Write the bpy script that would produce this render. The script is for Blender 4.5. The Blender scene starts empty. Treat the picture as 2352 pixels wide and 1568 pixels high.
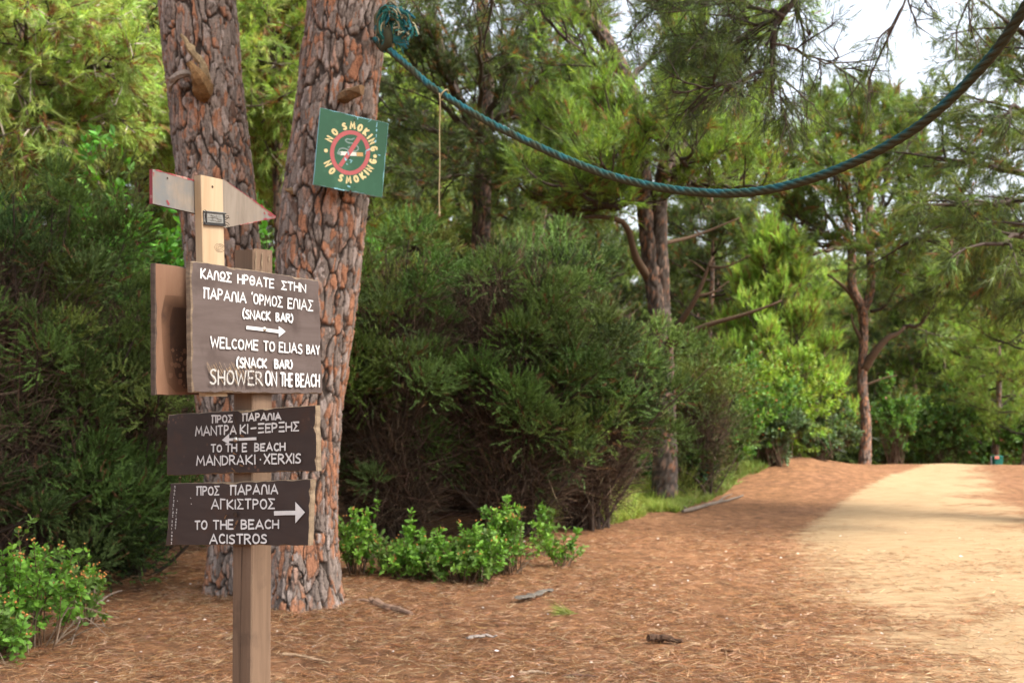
import bpy, math, random
import numpy as np
from mathutils import Vector, Matrix

# ----------------------------------------------------------------- camera, sky, sun, exposure
sc = bpy.context.scene
F = 2613.0                       # focal length in units of a 2352-wide picture (40 mm on 36 mm)
EYE = 1.45
PITCH = math.atan2(121.0, F)
cam_d = bpy.data.cameras.new("camera")
cam = bpy.data.objects.new("camera", cam_d)
sc.collection.objects.link(cam)
cam_d.sensor_width = 36.0
cam_d.lens = F / 2352 * 36
cam_d.clip_start = 0.05
cam_d.clip_end = 1000
cam_d.dof.use_dof = True
cam_d.dof.focus_distance = 3.6
cam_d.dof.aperture_fstop = 5.0
cam.location = (0, 0, EYE)
cam.rotation_euler = (math.pi / 2 + PITCH, 0, 0)
sc.camera = cam

SUN_DIR = Vector((0.54, -0.32, 0.80)).normalized()      # towards the sun
world = bpy.data.worlds.new("World")
sc.world = world
world.use_nodes = True
wn = world.node_tree
wn.nodes.clear()
w_out = wn.nodes.new("ShaderNodeOutputWorld")
w_bg = wn.nodes.new("ShaderNodeBackground")
w_sky = wn.nodes.new("ShaderNodeTexSky")
w_sky.sky_type = 'NISHITA'
w_sky.sun_disc = False
w_sky.sun_elevation = math.asin(SUN_DIR.z)
w_sky.sun_rotation = math.atan2(SUN_DIR.x, SUN_DIR.y)
w_sky.air_density = 1.0
w_sky.dust_density = 5.0
w_sky.ozone_density = 0.6
w_hsv = wn.nodes.new("ShaderNodeHueSaturation")
w_hsv.inputs["Saturation"].default_value = 0.42
w_bg.inputs["Strength"].default_value = 0.15
wn.links.new(w_sky.outputs[0], w_hsv.inputs["Color"])
wn.links.new(w_hsv.outputs[0], w_bg.inputs["Color"])
wn.links.new(w_bg.outputs[0], w_out.inputs["Surface"])

sun_d = bpy.data.lights.new("sun", 'SUN')
sun_d.energy = 2.6
sun_d.angle = math.radians(12)
sun_d.color = (1.0, 0.93, 0.82)
sun = bpy.data.objects.new("sun", sun_d)
sun.rotation_euler = SUN_DIR.to_track_quat('Z', 'Y').to_euler()
sun.location = (10, -5, 30)
sc.collection.objects.link(sun)

sc.view_settings.view_transform = 'Standard'
sc.view_settings.look = 'None'
sc.view_settings.gamma = 1
sc.view_settings.exposure = 1.75
sc.render.engine = 'CYCLES'
cy = sc.cycles
cy.use_denoising = True
cy.max_bounces = 8
cy.diffuse_bounces = 5
cy.glossy_bounces = 2
cy.transmission_bounces = 3
cy.transparent_max_bounces = 4
cy.caustics_reflective = False
cy.caustics_refractive = False

# ----------------------------------------------------------------- helpers
COL = sc.collection


def at(px, py, d, W=2352.0):
    """world point seen at pixel (px,py) of a W-wide picture, at distance d along the y axis"""
    k = 2352.0 / W
    a = (px * k - 1176) / F
    b = (784 - py * k) / F
    cp, sp = math.cos(PITCH), math.sin(PITCH)
    r = np.array([a, cp - b * sp, sp + b * cp])
    return np.array([0, 0, EYE]) + r * (d / r[1])


def gx(px, d):
    return (px - 1176) / F * d


def nrm(v):
    v = np.asarray(v, float)
    return v / np.maximum(np.linalg.norm(v, axis=-1, keepdims=True), 1e-9)


def basis(d):
    d = nrm(d)
    ref = np.where(np.abs(d[..., 2:3]) > 0.9, np.array([1.0, 0, 0]), np.array([0, 0, 1.0]))
    u = nrm(np.cross(ref, d))
    return d, u, np.cross(d, u)


def _hash(ix, iy, iz, seed):
    h = (ix.astype(np.int64) * 374761393 + iy.astype(np.int64) * 668265263 + iz.astype(np.int64) * 2147483647 + seed * 974711) & 0xFFFFFFFF
    h = ((h ^ (h >> 13)) * 1274126177) & 0xFFFFFFFF
    h = ((h ^ (h >> 16)) * 2246822519) & 0xFFFFFFFF
    return ((h ^ (h >> 15)) & 0xFFFFFF) / float(0x1000000)


def vnoise(p, seed=0):
    p = np.asarray(p, float)
    i = np.floor(p).astype(np.int64)
    f = p - i
    f = f * f * (3 - 2 * f)
    r = 0
    for dx in (0, 1):
        for dy in (0, 1):
            for dz in (0, 1):
                w = (f[:, 0] if dx else 1 - f[:, 0]) * (f[:, 1] if dy else 1 - f[:, 1]) * (f[:, 2] if dz else 1 - f[:, 2])
                r = r + w * _hash(i[:, 0] + dx, i[:, 1] + dy, i[:, 2] + dz, seed)
    return r


def fbm(p, seed=0, octv=3):
    p = np.asarray(p, float)
    s, a, t = 0, 0.5, 0
    for k in range(octv):
        s = s + a * vnoise(p * (2 ** k), seed + k * 17)
        t += a
        a *= 0.5
    return s / t


def sstep(a, b, x):
    t = np.clip((np.asarray(x) - a) / (b - a), 0, 1)
    return t * t * (3 - 2 * t)


def voronoi(u, v, wrap, seed):
    iu, iv = np.floor(u).astype(np.int64), np.floor(v).astype(np.int64)
    f1 = np.full(u.shape, 9.0)
    f2 = np.full(u.shape, 9.0)
    idr = np.zeros(u.shape)
    z = np.zeros_like(iu)
    for du in (-1, 0, 1):
        for dv in (-1, 0, 1):
            cu, cv = iu + du, iv + dv
            wu = np.mod(cu, wrap)
            jx = cu + 0.5 + 0.8 * (_hash(wu, cv, z, seed) - 0.5)
            jy = cv + 0.5 + 0.9 * (_hash(wu, cv, z, seed + 7) - 0.5)
            d = np.hypot(u - jx, v - jy)
            r = _hash(wu, cv, z, seed + 13)
            new = d < f1
            f2 = np.where(new, f1, np.minimum(f2, d))
            idr = np.where(new, r, idr)
            f1 = np.where(new, d, f1)
    return f1, f2, idr


class MB:
    """collects vertices, faces, colours and material slots into one mesh"""

    def __init__(self):
        self.V, self.C, self.P, self.n = [], [], [], 0

    def add(self, V, faces, col=(0.5, 0.5, 0.5), mat=0, smooth=False):
        V = np.asarray(V, float).reshape(-1, 3)
        c = np.asarray(col, float)
        if c.ndim == 1:
            c = np.tile(c, (len(V), 1))
        self.V.append(V)
        self.C.append(c)
        if not isinstance(faces, list):
            faces = [faces]
        for f in faces:
            f = np.asarray(f, np.int64)
            if f.size:
                self.P.append((f + self.n, mat, smooth))
        self.n += len(V)

    def build(self, name, mats, parent=None, origin=(0, 0, 0)):
        me = bpy.data.meshes.new(name)
        V = np.concatenate(self.V) - np.asarray(origin, float)
        C = np.concatenate(self.C)
        nl = sum(f.size for f, _, _ in self.P)
        npl = sum(len(f) for f, _, _ in self.P)
        me.vertices.add(len(V))
        me.vertices.foreach_set("co", V.astype(np.float32).ravel())
        me.loops.add(nl)
        me.polygons.add(npl)
        me.loops.foreach_set("vertex_index", np.concatenate([f.ravel() for f, _, _ in self.P]).astype(np.int32))
        tot = np.concatenate([np.full(len(f), f.shape[1]) for f, _, _ in self.P]).astype(np.int32)
        st = np.concatenate([[0], np.cumsum(tot)[:-1]]).astype(np.int32)
        me.polygons.foreach_set("loop_start", st)
        me.polygons.foreach_set("loop_total", tot)
        me.polygons.foreach_set("material_index", np.concatenate([np.full(len(f), m) for f, m, _ in self.P]).astype(np.int32))
        me.polygons.foreach_set("use_smooth", np.concatenate([np.full(len(f), s) for f, _, s in self.P]).astype(bool))
        ca = me.attributes.new("col", 'FLOAT_COLOR', 'POINT')
        ca.data.foreach_set("color", np.concatenate([C, np.ones((len(C), 1))], 1).astype(np.float32).ravel())
        me.update()
        me.validate()
        for m in (mats if isinstance(mats, (list, tuple)) else [mats]):
            me.materials.append(m)
        o = bpy.data.objects.new(name, me)
        COL.objects.link(o)
        if parent is not None:
            o.parent = parent
        else:
            o.location = origin
        return o


def tag(o, label=None, cat=None, group=None, kind=None):
    if label:
        o["label"] = label
    if cat:
        o["category"] = cat
    if group:
        o["group"] = group
    if kind:
        o["kind"] = kind
    return o


def thing(name, loc, label, cat, group=None):
    o = bpy.data.objects.new(name, None)
    o.empty_display_size = 0.2
    o.location = [float(x) for x in loc]
    COL.objects.link(o)
    return tag(o, label, cat, group)


def dup(root, loc, rz, s, label, group):
    r = root.copy()
    COL.objects.link(r)
    r.location = [float(x) for x in loc]
    r.rotation_euler = (0, 0, rz)
    r.scale = (s, s, s)
    tag(r, label, None, group)
    for ch in list(root.children):
        c = ch.copy()
        COL.objects.link(c)
        c.parent = r
    return r


def smooth_path(P, n):
    """Catmull-Rom through P, resampled to n points by length"""
    P = np.asarray(P, float)
    Q = np.concatenate([[2 * P[0] - P[1]], P, [2 * P[-1] - P[-2]]])
    out = []
    for i in range(len(P) - 1):
        p0, p1, p2, p3 = Q[i:i + 4]
        t = np.linspace(0, 1, 12, endpoint=False)[:, None]
        out.append(0.5 * (2 * p1 + (p2 - p0) * t + (2 * p0 - 5 * p1 + 4 * p2 - p3) * t ** 2 + (3 * p1 - p0 - 3 * p2 + p3) * t ** 3))
    out = np.concatenate(out + [P[-1:]])
    L = np.concatenate([[0], np.cumsum(np.linalg.norm(np.diff(out[:, :3], axis=0), axis=1))])
    s = np.linspace(0, L[-1], n)
    return np.stack([np.interp(s, L, out[:, k]) for k in range(out.shape[1])], 1)


def tube(mb, P, R, n=6, col=(0.1, 0.1, 0.1), mat=0, smooth=True, cap=True):
    P = np.asarray(P, float)
    m = len(P)
    R = np.broadcast_to(np.asarray(R, float), (m,))
    T = np.gradient(P, axis=0)
    d, u, v = basis(T)
    for i in range(1, m):                     # keep the frame from flipping
        u[i] = nrm(u[i - 1] - d[i] * np.dot(u[i - 1], d[i]))
        v[i] = np.cross(d[i], u[i])
    a = np.linspace(0, 2 * math.pi, n, endpoint=False)
    V = P[:, None] + R[:, None, None] * (u[:, None] * np.cos(a)[None, :, None] + v[:, None] * np.sin(a)[None, :, None])
    i, j = np.meshgrid(np.arange(m - 1), np.arange(n), indexing='ij')
    q = np.stack([i * n + j, i * n + (j + 1) % n, (i + 1) * n + (j + 1) % n, (i + 1) * n + j], -1).reshape(-1, 4)
    c = np.asarray(col, float)
    if c.ndim == 2:
        c = np.repeat(c, n, 0)
    f = [q]
    if cap and n > 3:
        f.append(np.arange(n)[::-1].reshape(1, -1))
        f.append((np.arange(n) + (m - 1) * n).reshape(1, -1))
    mb.add(V.reshape(-1, 3), f, c, mat, smooth)


def box(mb, c, ax, half, col=(0.5, 0.5, 0.5), mat=0, bev=0.0):
    """box with axes ax (3x3 rows), chamfered vertical edges when bev > 0"""
    ax = np.asarray(ax, float)
    hx, hy, hz = half
    b = bev
    if b > 0:
        o = [(-hx + b, -hy), (hx - b, -hy), (hx, -hy + b), (hx, hy - b), (hx - b, hy), (-hx + b, hy), (-hx, hy - b), (-hx, -hy + b)]
    else:
        o = [(-hx, -hy), (hx, -hy), (hx, hy), (-hx, hy)]
    n = len(o)
    L = np.array([(x, y, -hz) for x, y in o] + [(x, y, hz) for x, y in o])
    V = np.asarray(c) + L @ ax
    q = np.array([[i, (i + 1) % n, n + (i + 1) % n, n + i] for i in range(n)])
    mb.add(V, [q, np.arange(n)[::-1].reshape(1, -1), (np.arange(n) + n).reshape(1, -1)], col, mat)


# ----------------------------------------------------------------- materials
def new_mat(name):
    m = bpy.data.materials.new(name)
    m.use_nodes = True
    nt = m.node_tree
    nt.nodes.clear()
    out = nt.nodes.new("ShaderNodeOutputMaterial")
    return m, nt, out


def N(nt, t, **kw):
    n = nt.nodes.new(t)
    for k, v in kw.items():
        if k in n.inputs:
            n.inputs[k].default_value = v
        else:
            setattr(n, k, v)
    return n


def ramp(nt, fac, stops):
    r = nt.nodes.new("ShaderNodeValToRGB")
    el = r.color_ramp.elements
    while len(el) < len(stops):
        el.new(0.5)
    for e, (p, c) in zip(el, stops):
        e.position = p
        e.color = (*c, 1) if len(c) == 3 else c
    nt.links.new(fac, r.inputs[0])
    return r.outputs[0]


def mixc(nt, fac, a, b, mode='MIX'):
    m = nt.nodes.new("ShaderNodeMix")
    m.data_type = 'RGBA'
    m.blend_type = mode
    for s, v in ((0, fac), (6, a), (7, b)):
        if isinstance(v, (int, float)):
            m.inputs[s].default_value = v
        elif isinstance(v, (tuple, list)):
            m.inputs[s].default_value = (*v, 1) if len(v) == 3 else v
        else:
            nt.links.new(v, m.inputs[s])
    return m.outputs[2]


def noise(nt, scale, detail=4, vec=None, rough=0.6, dist=0.0):
    n = N(nt, "ShaderNodeTexNoise")
    n.inputs["Scale"].default_value = scale
    n.inputs["Detail"].default_value = detail
    n.inputs["Roughness"].default_value = rough
    n.inputs["Distortion"].default_value = dist
    if vec is not None:
        nt.links.new(vec, n.inputs["Vector"])
    return n.outputs[0]


def coords(nt, scale=(1, 1, 1), kind="Object"):
    tc = nt.nodes.new("ShaderNodeTexCoord")
    mp = nt.nodes.new("ShaderNodeMapping")
    mp.inputs["Scale"].default_value = scale
    nt.links.new(tc.outputs[kind], mp.inputs["Vector"])
    return mp.outputs[0]


def leaf_mat(name, transl=0.35, rough=0.55, gloss=0.25, warm=(1.15, 1.1, 0.6)):
    m, nt, out = new_mat(name)
    a = N(nt, "ShaderNodeAttribute", attribute_name="col")
    p = N(nt, "ShaderNodeBsdfPrincipled", Roughness=rough)
    p.inputs["Specular IOR Level"].default_value = gloss
    t = N(nt, "ShaderNodeBsdfTranslucent")
    nt.links.new(a.outputs["Color"], p.inputs["Base Color"])
    nt.links.new(mixc(nt, 1.0, a.outputs["Color"], warm, 'MULTIPLY'), t.inputs["Color"])
    mx = N(nt, "ShaderNodeMixShader")
    mx.inputs[0].default_value = transl
    nt.links.new(p.outputs[0], mx.inputs[1])
    nt.links.new(t.outputs[0], mx.inputs[2])
    nt.links.new(mx.outputs[0], out.inputs[0])
    return m


def attr_mat(name, rough=0.85, nscale=60, namp=0.35, bump=0.3, bdist=0.004, spec=0.25):
    m, nt, out = new_mat(name)
    a = N(nt, "ShaderNodeAttribute", attribute_name="col")
    p = N(nt, "ShaderNodeBsdfPrincipled", Roughness=rough)
    p.inputs["Specular IOR Level"].default_value = spec
    v = coords(nt)
    nz = noise(nt, nscale, 5, v)
    g = ramp(nt, nz, [(0.25, (1 - namp,) * 3), (0.75, (1 + namp,) * 3)])
    nt.links.new(mixc(nt, 1.0, a.outputs["Color"], g, 'MULTIPLY'), p.inputs["Base Color"])
    b = N(nt, "ShaderNodeBump", Strength=bump, Distance=bdist)
    nt.links.new(nz, b.inputs["Height"])
    nt.links.new(b.outputs[0], p.inputs["Normal"])
    nt.links.new(p.outputs[0], out.inputs[0])
    return m


def wood_mat(name, c1, c2, stain=None, scale=(30, 30, 3), rough=0.75, ax=None, stain_scale=6, stain_lo=0.55, specks=None, bump=0.25, kind="Object"):
    m, nt, out = new_mat(name)
    v = coords(nt, scale, kind)
    v1 = coords(nt, (1, 1, 1), kind)
    grain = noise(nt, 1.0, 6, v, 0.65, 0.6)
    c = ramp(nt, grain, [(0.3, c1), (0.7, c2)])
    if stain:
        s = noise(nt, stain_scale, 5, v1, 0.6)
        c = mixc(nt, ramp(nt, s, [(stain_lo, (0, 0, 0)), (stain_lo + 0.15, (1, 1, 1))]), c, stain)
    if specks:
        vo = N(nt, "ShaderNodeTexVoronoi", Scale=55.0)
        nt.links.new(v1, vo.inputs["Vector"])
        big = noise(nt, 5, 3, v1)
        f = ramp(nt, vo.outputs["Distance"], [(0.22, (1, 1, 1)), (0.34, (0, 0, 0))])
        f2 = ramp(nt, big, [(0.5, (0, 0, 0)), (0.6, (1, 1, 1))])
        c = mixc(nt, mixc(nt, 1.0, f, f2, 'MULTIPLY'), c, specks)
    p = N(nt, "ShaderNodeBsdfPrincipled", Roughness=rough)
    p.inputs["Specular IOR Level"].default_value = 0.3
    nt.links.new(c, p.inputs["Base Color"])
    b = N(nt, "ShaderNodeBump", Strength=bump, Distance=0.002)
    nt.links.new(grain, b.inputs["Height"])
    nt.links.new(b.outputs[0], p.inputs["Normal"])
    nt.links.new(p.outputs[0], out.inputs[0])
    return m


def paint_mat(name, col, under, worn=0.62, scale=90):
    m, nt, out = new_mat(name)
    v = coords(nt)
    n1 = noise(nt, scale, 4, v)
    n2 = noise(nt, scale * 0.15, 3, v)
    ad = N(nt, "ShaderNodeMath", operation='ADD')
    nt.links.new(n1, ad.inputs[0])
    nt.links.new(n2, ad.inputs[1])
    hf = N(nt, "ShaderNodeMath", operation='MULTIPLY')
    nt.links.new(ad.outputs[0], hf.inputs[0])
    hf.inputs[1].default_value = 0.5
    c = mixc(nt, ramp(nt, hf.outputs[0], [(worn, (0, 0, 0)), (worn + 0.06, (1, 1, 1))]), col, under)
    tone = ramp(nt, n2, [(0.3, (0.85,) * 3), (0.7, (1.05,) * 3)])
    p = N(nt, "ShaderNodeBsdfPrincipled", Roughness=0.6)
    nt.links.new(mixc(nt, 1.0, c, tone, 'MULTIPLY'), p.inputs["Base Color"])
    nt.links.new(p.outputs[0], out.inputs[0])
    return m


def metal_mat(name, col, rough=0.45):
    m, nt, out = new_mat(name)
    p = N(nt, "ShaderNodeBsdfPrincipled", Roughness=rough, Metallic=0.9)
    c = ramp(nt, noise(nt, 40, 4, coords(nt)), [(0.35, tuple(x * 0.6 for x in col)), (0.7, col)])
    nt.links.new(c, p.inputs["Base Color"])
    nt.links.new(p.outputs[0], out.inputs[0])
    return m


M_needle = leaf_mat("pine_needles", 0.46, 0.5, 0.3)
M_heath = leaf_mat("heather_leaves", 0.25, 0.6, 0.2)
M_broad = leaf_mat("broad_leaves", 0.36, 0.48, 0.3, (1.1, 1.15, 0.5))
M_bark = attr_mat("pine_bark", 0.9, 90, 0.35, 0.55, 0.006, 0.2)
M_wood = attr_mat("branch_wood", 0.9, 60, 0.4, 0.4, 0.004, 0.2)
M_litter = leaf_mat("dry_needles", 0.1, 0.7, 0.2, (1, 1, 1))

# ----------------------------------------------------------------- ground
ROAD_L = ([3, 5.7, 7, 8.5, 10, 12, 15.5, 23.2, 30, 60], [2.35, 2.35, 2.3, 2.4, 2.6, 3.05, 4.5, 8.35, 11.6, 24])
ROAD_R = ([3, 8, 11, 15.5, 23.2, 30, 60], [4.9, 5.0, 5.3, 6.6, 9.5, 13, 26])


def ground_z(x, y):
    x, y = np.asarray(x, float), np.asarray(y, float)
    sh = x.shape
    p = np.stack([x.ravel(), y.ravel(), np.zeros(x.size)], 1)
    n = fbm(p * 0.5, 3, 3).reshape(sh) - 0.5
    n2 = fbm(p * 2.3, 5, 2).reshape(sh) - 0.5
    z = 0.10 * n + 0.035 * n2
    z = z - 1.5 * sstep(23.0, 34.0, y) + 0.12 * np.maximum(0, y - 60)
    z = z + 0.34 * np.exp(-((x - 4.9) / 1.5) ** 2 - ((y - 20.5) / 2.6) ** 2)
    z = z + 0.10 * np.maximum(0, -x + 1.0) * sstep(11, 22, y)
    z = z + 0.0 * np.exp(-((x + 1.44) ** 2 + (y - 7.85) ** 2) / 0.42) + 0.0 * np.exp(-((x + 1.95) ** 2 + (y - 8.35) ** 2) / 0.4)
    z = z + 0.10 * np.maximum(0, x - 12) * sstep(8, 20, y)
    return np.minimum(z, 14.0)


def sandness(x, y):
    xl = np.interp(y, *ROAD_L)
    xr = np.interp(y, *ROAD_R)
    w = np.interp(y, [5, 8, 11, 14, 40], [1.5, 1.3, 0.6, 0.22, 0.2])
    wr = np.interp(y, [5, 11, 20, 40], [0.6, 0.5, 0.6, 0.6])
    s = sstep(-w, w * 0.8, x - xl) * sstep(-wr, wr, xr - x) * sstep(28.0, 24.5, y)
    sh = np.shape(s)
    p = np.stack([np.ravel(x) * 0.75, np.ravel(y) * 1.9, np.zeros(np.size(x))], 1)
    pat = fbm(p, 61, 4).reshape(sh) - 0.5
    xm = (x - np.interp(y, *ROAD_L)) / (np.interp(y, *ROAD_R) - np.interp(y, *ROAD_L))
    near = np.interp(y, [9, 12, 17], [1.0, 0.6, 0.15]) + 0.75 * sstep(0.45, 0.8, xm) * sstep(11, 13, y)
    return np.clip(s + pat * 1.5 * near * s - 0.06 * near * s, 0, 1)


def axis_pts(lo, hi, step, far_lo, far_hi):
    a = list(np.arange(lo, hi + 1e-6, step))
    s, x = step, lo
    while x > far_lo:
        s *= 1.25
        x -= s
        a.insert(0, x)
    s, x = step, hi
    while x < far_hi:
        s *= 1.25
        x += s
        a.append(x)
    return np.array(a)


def mat_ground():
    m, nt, out = new_mat("forest_floor")
    tc = nt.nodes.new("ShaderNodeTexCoord")
    v = tc.outputs["Object"]
    sand = N(nt, "ShaderNodeAttribute", attribute_name="col")
    sep = N(nt, "ShaderNodeSeparateColor")
    nt.links.new(sand.outputs["Color"], sep.inputs[0])
    vs = coords(nt, (3.0, 9.0, 1.0))
    nA = noise(nt, 1.2, 8, vs, 0.7, 0.4)
    nB = noise(nt, 45, 6, v, 0.7)
    nC = noise(nt, 0.9, 5, v, 0.6)
    nD = noise(nt, 150, 4, v, 0.7)
    # sand mask broken up with noise
    m1 = N(nt, "ShaderNodeMath", operation='MULTIPLY_ADD')
    nt.links.new(nA, m1.inputs[0])
    m1.inputs[1].default_value = 2.3
    nt.links.new(sep.outputs[0], m1.inputs[2])
    m2 = N(nt, "ShaderNodeMath", operation='MULTIPLY_ADD')
    nt.links.new(nB, m2.inputs[0])
    m2.inputs[1].default_value = 0.45
    nt.links.new(m1.outputs[0], m2.inputs[2])
    fac = ramp(nt, m2.outputs[0], [(0.0, (0, 0, 0)), (1.0, (1, 1, 1))])
    mr = N(nt, "ShaderNodeMapRange")
    mr.inputs["From Min"].default_value = 1.70
    mr.inputs["From Max"].default_value = 2.12
    nt.links.new(m2.outputs[0], mr.inputs["Value"])
    litter = ramp(nt, nB, [(0.25, (0.046, 0.025, 0.013)), (0.45, (0.126, 0.061, 0.028)), (0.62, (0.180, 0.089, 0.040)), (0.8, (0.265, 0.160, 0.088))])
    litter = mixc(nt, ramp(nt, nC, [(0.35, (0, 0, 0)), (0.75, (0.55, 0.55, 0.55))]), litter, (0.19, 0.095, 0.052))
    nM = noise(nt, 7, 6, v, 0.7)
    litter = mixc(nt, 1.0, litter, ramp(nt, nM, [(0.3, (0.45, 0.43, 0.43)), (0.5, (1.05, 1.05, 1.05)), (0.7, (1.7, 1.75, 1.85))]), 'MULTIPLY')
    sandc = ramp(nt, nA, [(0.25, (0.180, 0.118, 0.064)), (0.5, (0.265, 0.188, 0.106)), (0.85, (0.335, 0.258, 0.160))])
    sandc = mixc(nt, ramp(nt, nD, [(0.35, (0.35,) * 3), (0.6, (0, 0, 0))]), sandc, (0.30, 0.17, 0.08))
    c = mixc(nt, mr.outputs[0], litter, sandc)
    p = N(nt, "ShaderNodeBsdfPrincipled", Roughness=0.95)
    p.inputs["Specular IOR Level"].default_value = 0.15
    nt.links.new(c, p.inputs["Base Color"])
    h = N(nt, "ShaderNodeMath", operation='ADD')
    nt.links.new(nB, h.inputs[0])
    nt.links.new(nA, h.inputs[1])
    b = N(nt, "ShaderNodeBump", Strength=0.6, Distance=0.03)
    nt.links.new(h.outputs[0], b.inputs["Height"])
    nt.links.new(b.outputs[0], p.inputs["Normal"])
    nt.links.new(p.outputs[0], out.inputs[0])
    return m


xs = axis_pts(-7, 13, 0.12, -220, 240)
ys = axis_pts(3, 32, 0.12, -60, 320)
X, Y = np.meshgrid(xs, ys, indexing='ij')
Z = ground_z(X, Y)
S = sandness(X, Y)
gi, gj = np.meshgrid(np.arange(len(xs) - 1), np.arange(len(ys) - 1), indexing='ij')
ny = len(ys)
gq = np.stack([gi * ny + gj, (gi + 1) * ny + gj, (gi + 1) * ny + gj + 1, gi * ny + gj + 1], -1).reshape(-1, 4)
mb = MB()
mb.add(np.stack([X, Y, Z], -1).reshape(-1, 3), gq, np.stack([S, S, S], -1).reshape(-1, 3), 0, True)
tag(mb.build("ground", mat_ground()), kind="structure", label="forest floor of orange pine needles with a pale sandy track")


# ----------------------------------------------------------------- foliage makers
def pal(rng, n, cols, jit=0.18):
    cols = np.asarray(cols, float)
    i = rng.integers(0, len(cols), n)
    c = cols[i] * (1 + jit * rng.standard_normal((n, 1)))
    return np.clip(c * (1 + 0.06 * rng.standard_normal((n, 3))), 0.004, 0.9)


def needles(mb, rng, pos, dirs, K, shoot, nl, w, spread, col, droop=0.0, mat=0, taper=0.5):
    """K thin triangles round each shoot"""
    pos, dirs = np.asarray(pos, float), nrm(dirs)
    n = len(pos)
    if n == 0:
        return
    d, u, v = basis(dirs)
    sh = np.broadcast_to(np.asarray(shoot, float).reshape(-1, 1), (n, 1))
    t = rng.random((n, K))
    base = pos[:, None] + d[:, None] * (sh * t)[..., None]
    phi = spread * (0.35 + 0.65 * rng.random((n, K))) * (1 - taper * t)
    az = rng.random((n, K)) * 2 * math.pi
    nd = d[:, None] * np.cos(phi)[..., None] + (u[:, None] * np.cos(az)[..., None] + v[:, None] * np.sin(az)[..., None]) * np.sin(phi)[..., None]
    ln = nl * (0.65 + 0.7 * rng.random((n, K)))
    tip = base + nd * ln[..., None]
    tip[..., 2] -= droop * ln
    side = nrm(np.cross(nd, rng.standard_normal((n, K, 3)))) * (w * 0.5)
    V = np.stack([base - side, base + side, tip], 2).reshape(-1, 3)
    Fc = np.arange(n * K * 3).reshape(-1, 3)
    c = np.repeat(np.asarray(col, float), K, 0) * (1 + 0.12 * rng.standard_normal((n * K, 1)))
    mb.add(V, Fc, np.clip(np.repeat(c, 3, 0), 0.003, 0.9), mat)


def leaves(mb, rng, pos, dirs, ln, wd, col, up=0.5, fold=0.25, mat=0):
    """six-cornered folded leaves; pos = leaf base, dirs = leaf axis"""
    pos, d = np.asarray(pos, float), nrm(dirs)
    n = len(pos)
    if n == 0:
        return
    ln = (np.asarray(ln) * (0.5 + 0.9 * rng.random(n)))[:, None]
    wd = wd / np.mean(ln) * ln
    upv = nrm(np.array([0, 0, 1.0]) * up + rng.standard_normal((n, 3)) * 0.45)
    s = nrm(np.cross(d, upv))
    nn = nrm(np.cross(s, d))
    h = wd * 0.5
    P = [pos, pos + d * ln * 0.3 + s * h * 0.8 + nn * h * fold, pos + d * ln * 0.65 + s * h + nn * h * fold, pos + d * ln,
         pos + d * ln * 0.65 - s * h + nn * h * fold, pos + d * ln * 0.3 - s * h * 0.8 + nn * h * fold]
    V = np.stack(P, 1).reshape(-1, 3)
    b = np.arange(n)[:, None] * 6
    f = np.concatenate([b + np.array([[0, 1, 2, 3]]), b + np.array([[0, 3, 4, 5]])])
    mb.add(V, f, np.repeat(np.clip(col, 0.004, 0.9), 6, 0), mat)


def twig_set(mb, A, B, r, col, mat=0):
    """many thin straight 3-sided sticks A->B"""
    A, B = np.asarray(A, float), np.asarray(B, float)
    n = len(A)
    if n == 0:
        return
    d, u, v = basis(B - A)
    r = np.broadcast_to(np.asarray(r, float), (n,))[:, None]
    P = []
    for P0, k in ((A, 1.0), (B, 0.45)):
        for a in (0, 2.1, 4.2):
            P.append(P0 + r * k * (u * math.cos(a) + v * math.sin(a)))
    V = np.stack(P, 1).reshape(-1, 3)
    b = np.arange(n)[:, None] * 6
    f = np.concatenate([b + np.array([[i, (i + 1) % 3, 3 + (i + 1) % 3, 3 + i]]) for i in range(3)])
    c = np.asarray(col, float)
    if c.ndim == 2:
        c = np.repeat(c, 6, 0)
    mb.add(V, f, c, mat)


def rot_about(v, axis, a):
    axis = nrm(axis)
    return v * math.cos(a) + np.cross(axis, v) * math.sin(a) + axis * np.dot(axis, v) * (1 - math.cos(a))


WOODC = np.array([(0.055, 0.04, 0.032), (0.075, 0.055, 0.042), (0.045, 0.033, 0.028)])


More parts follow.
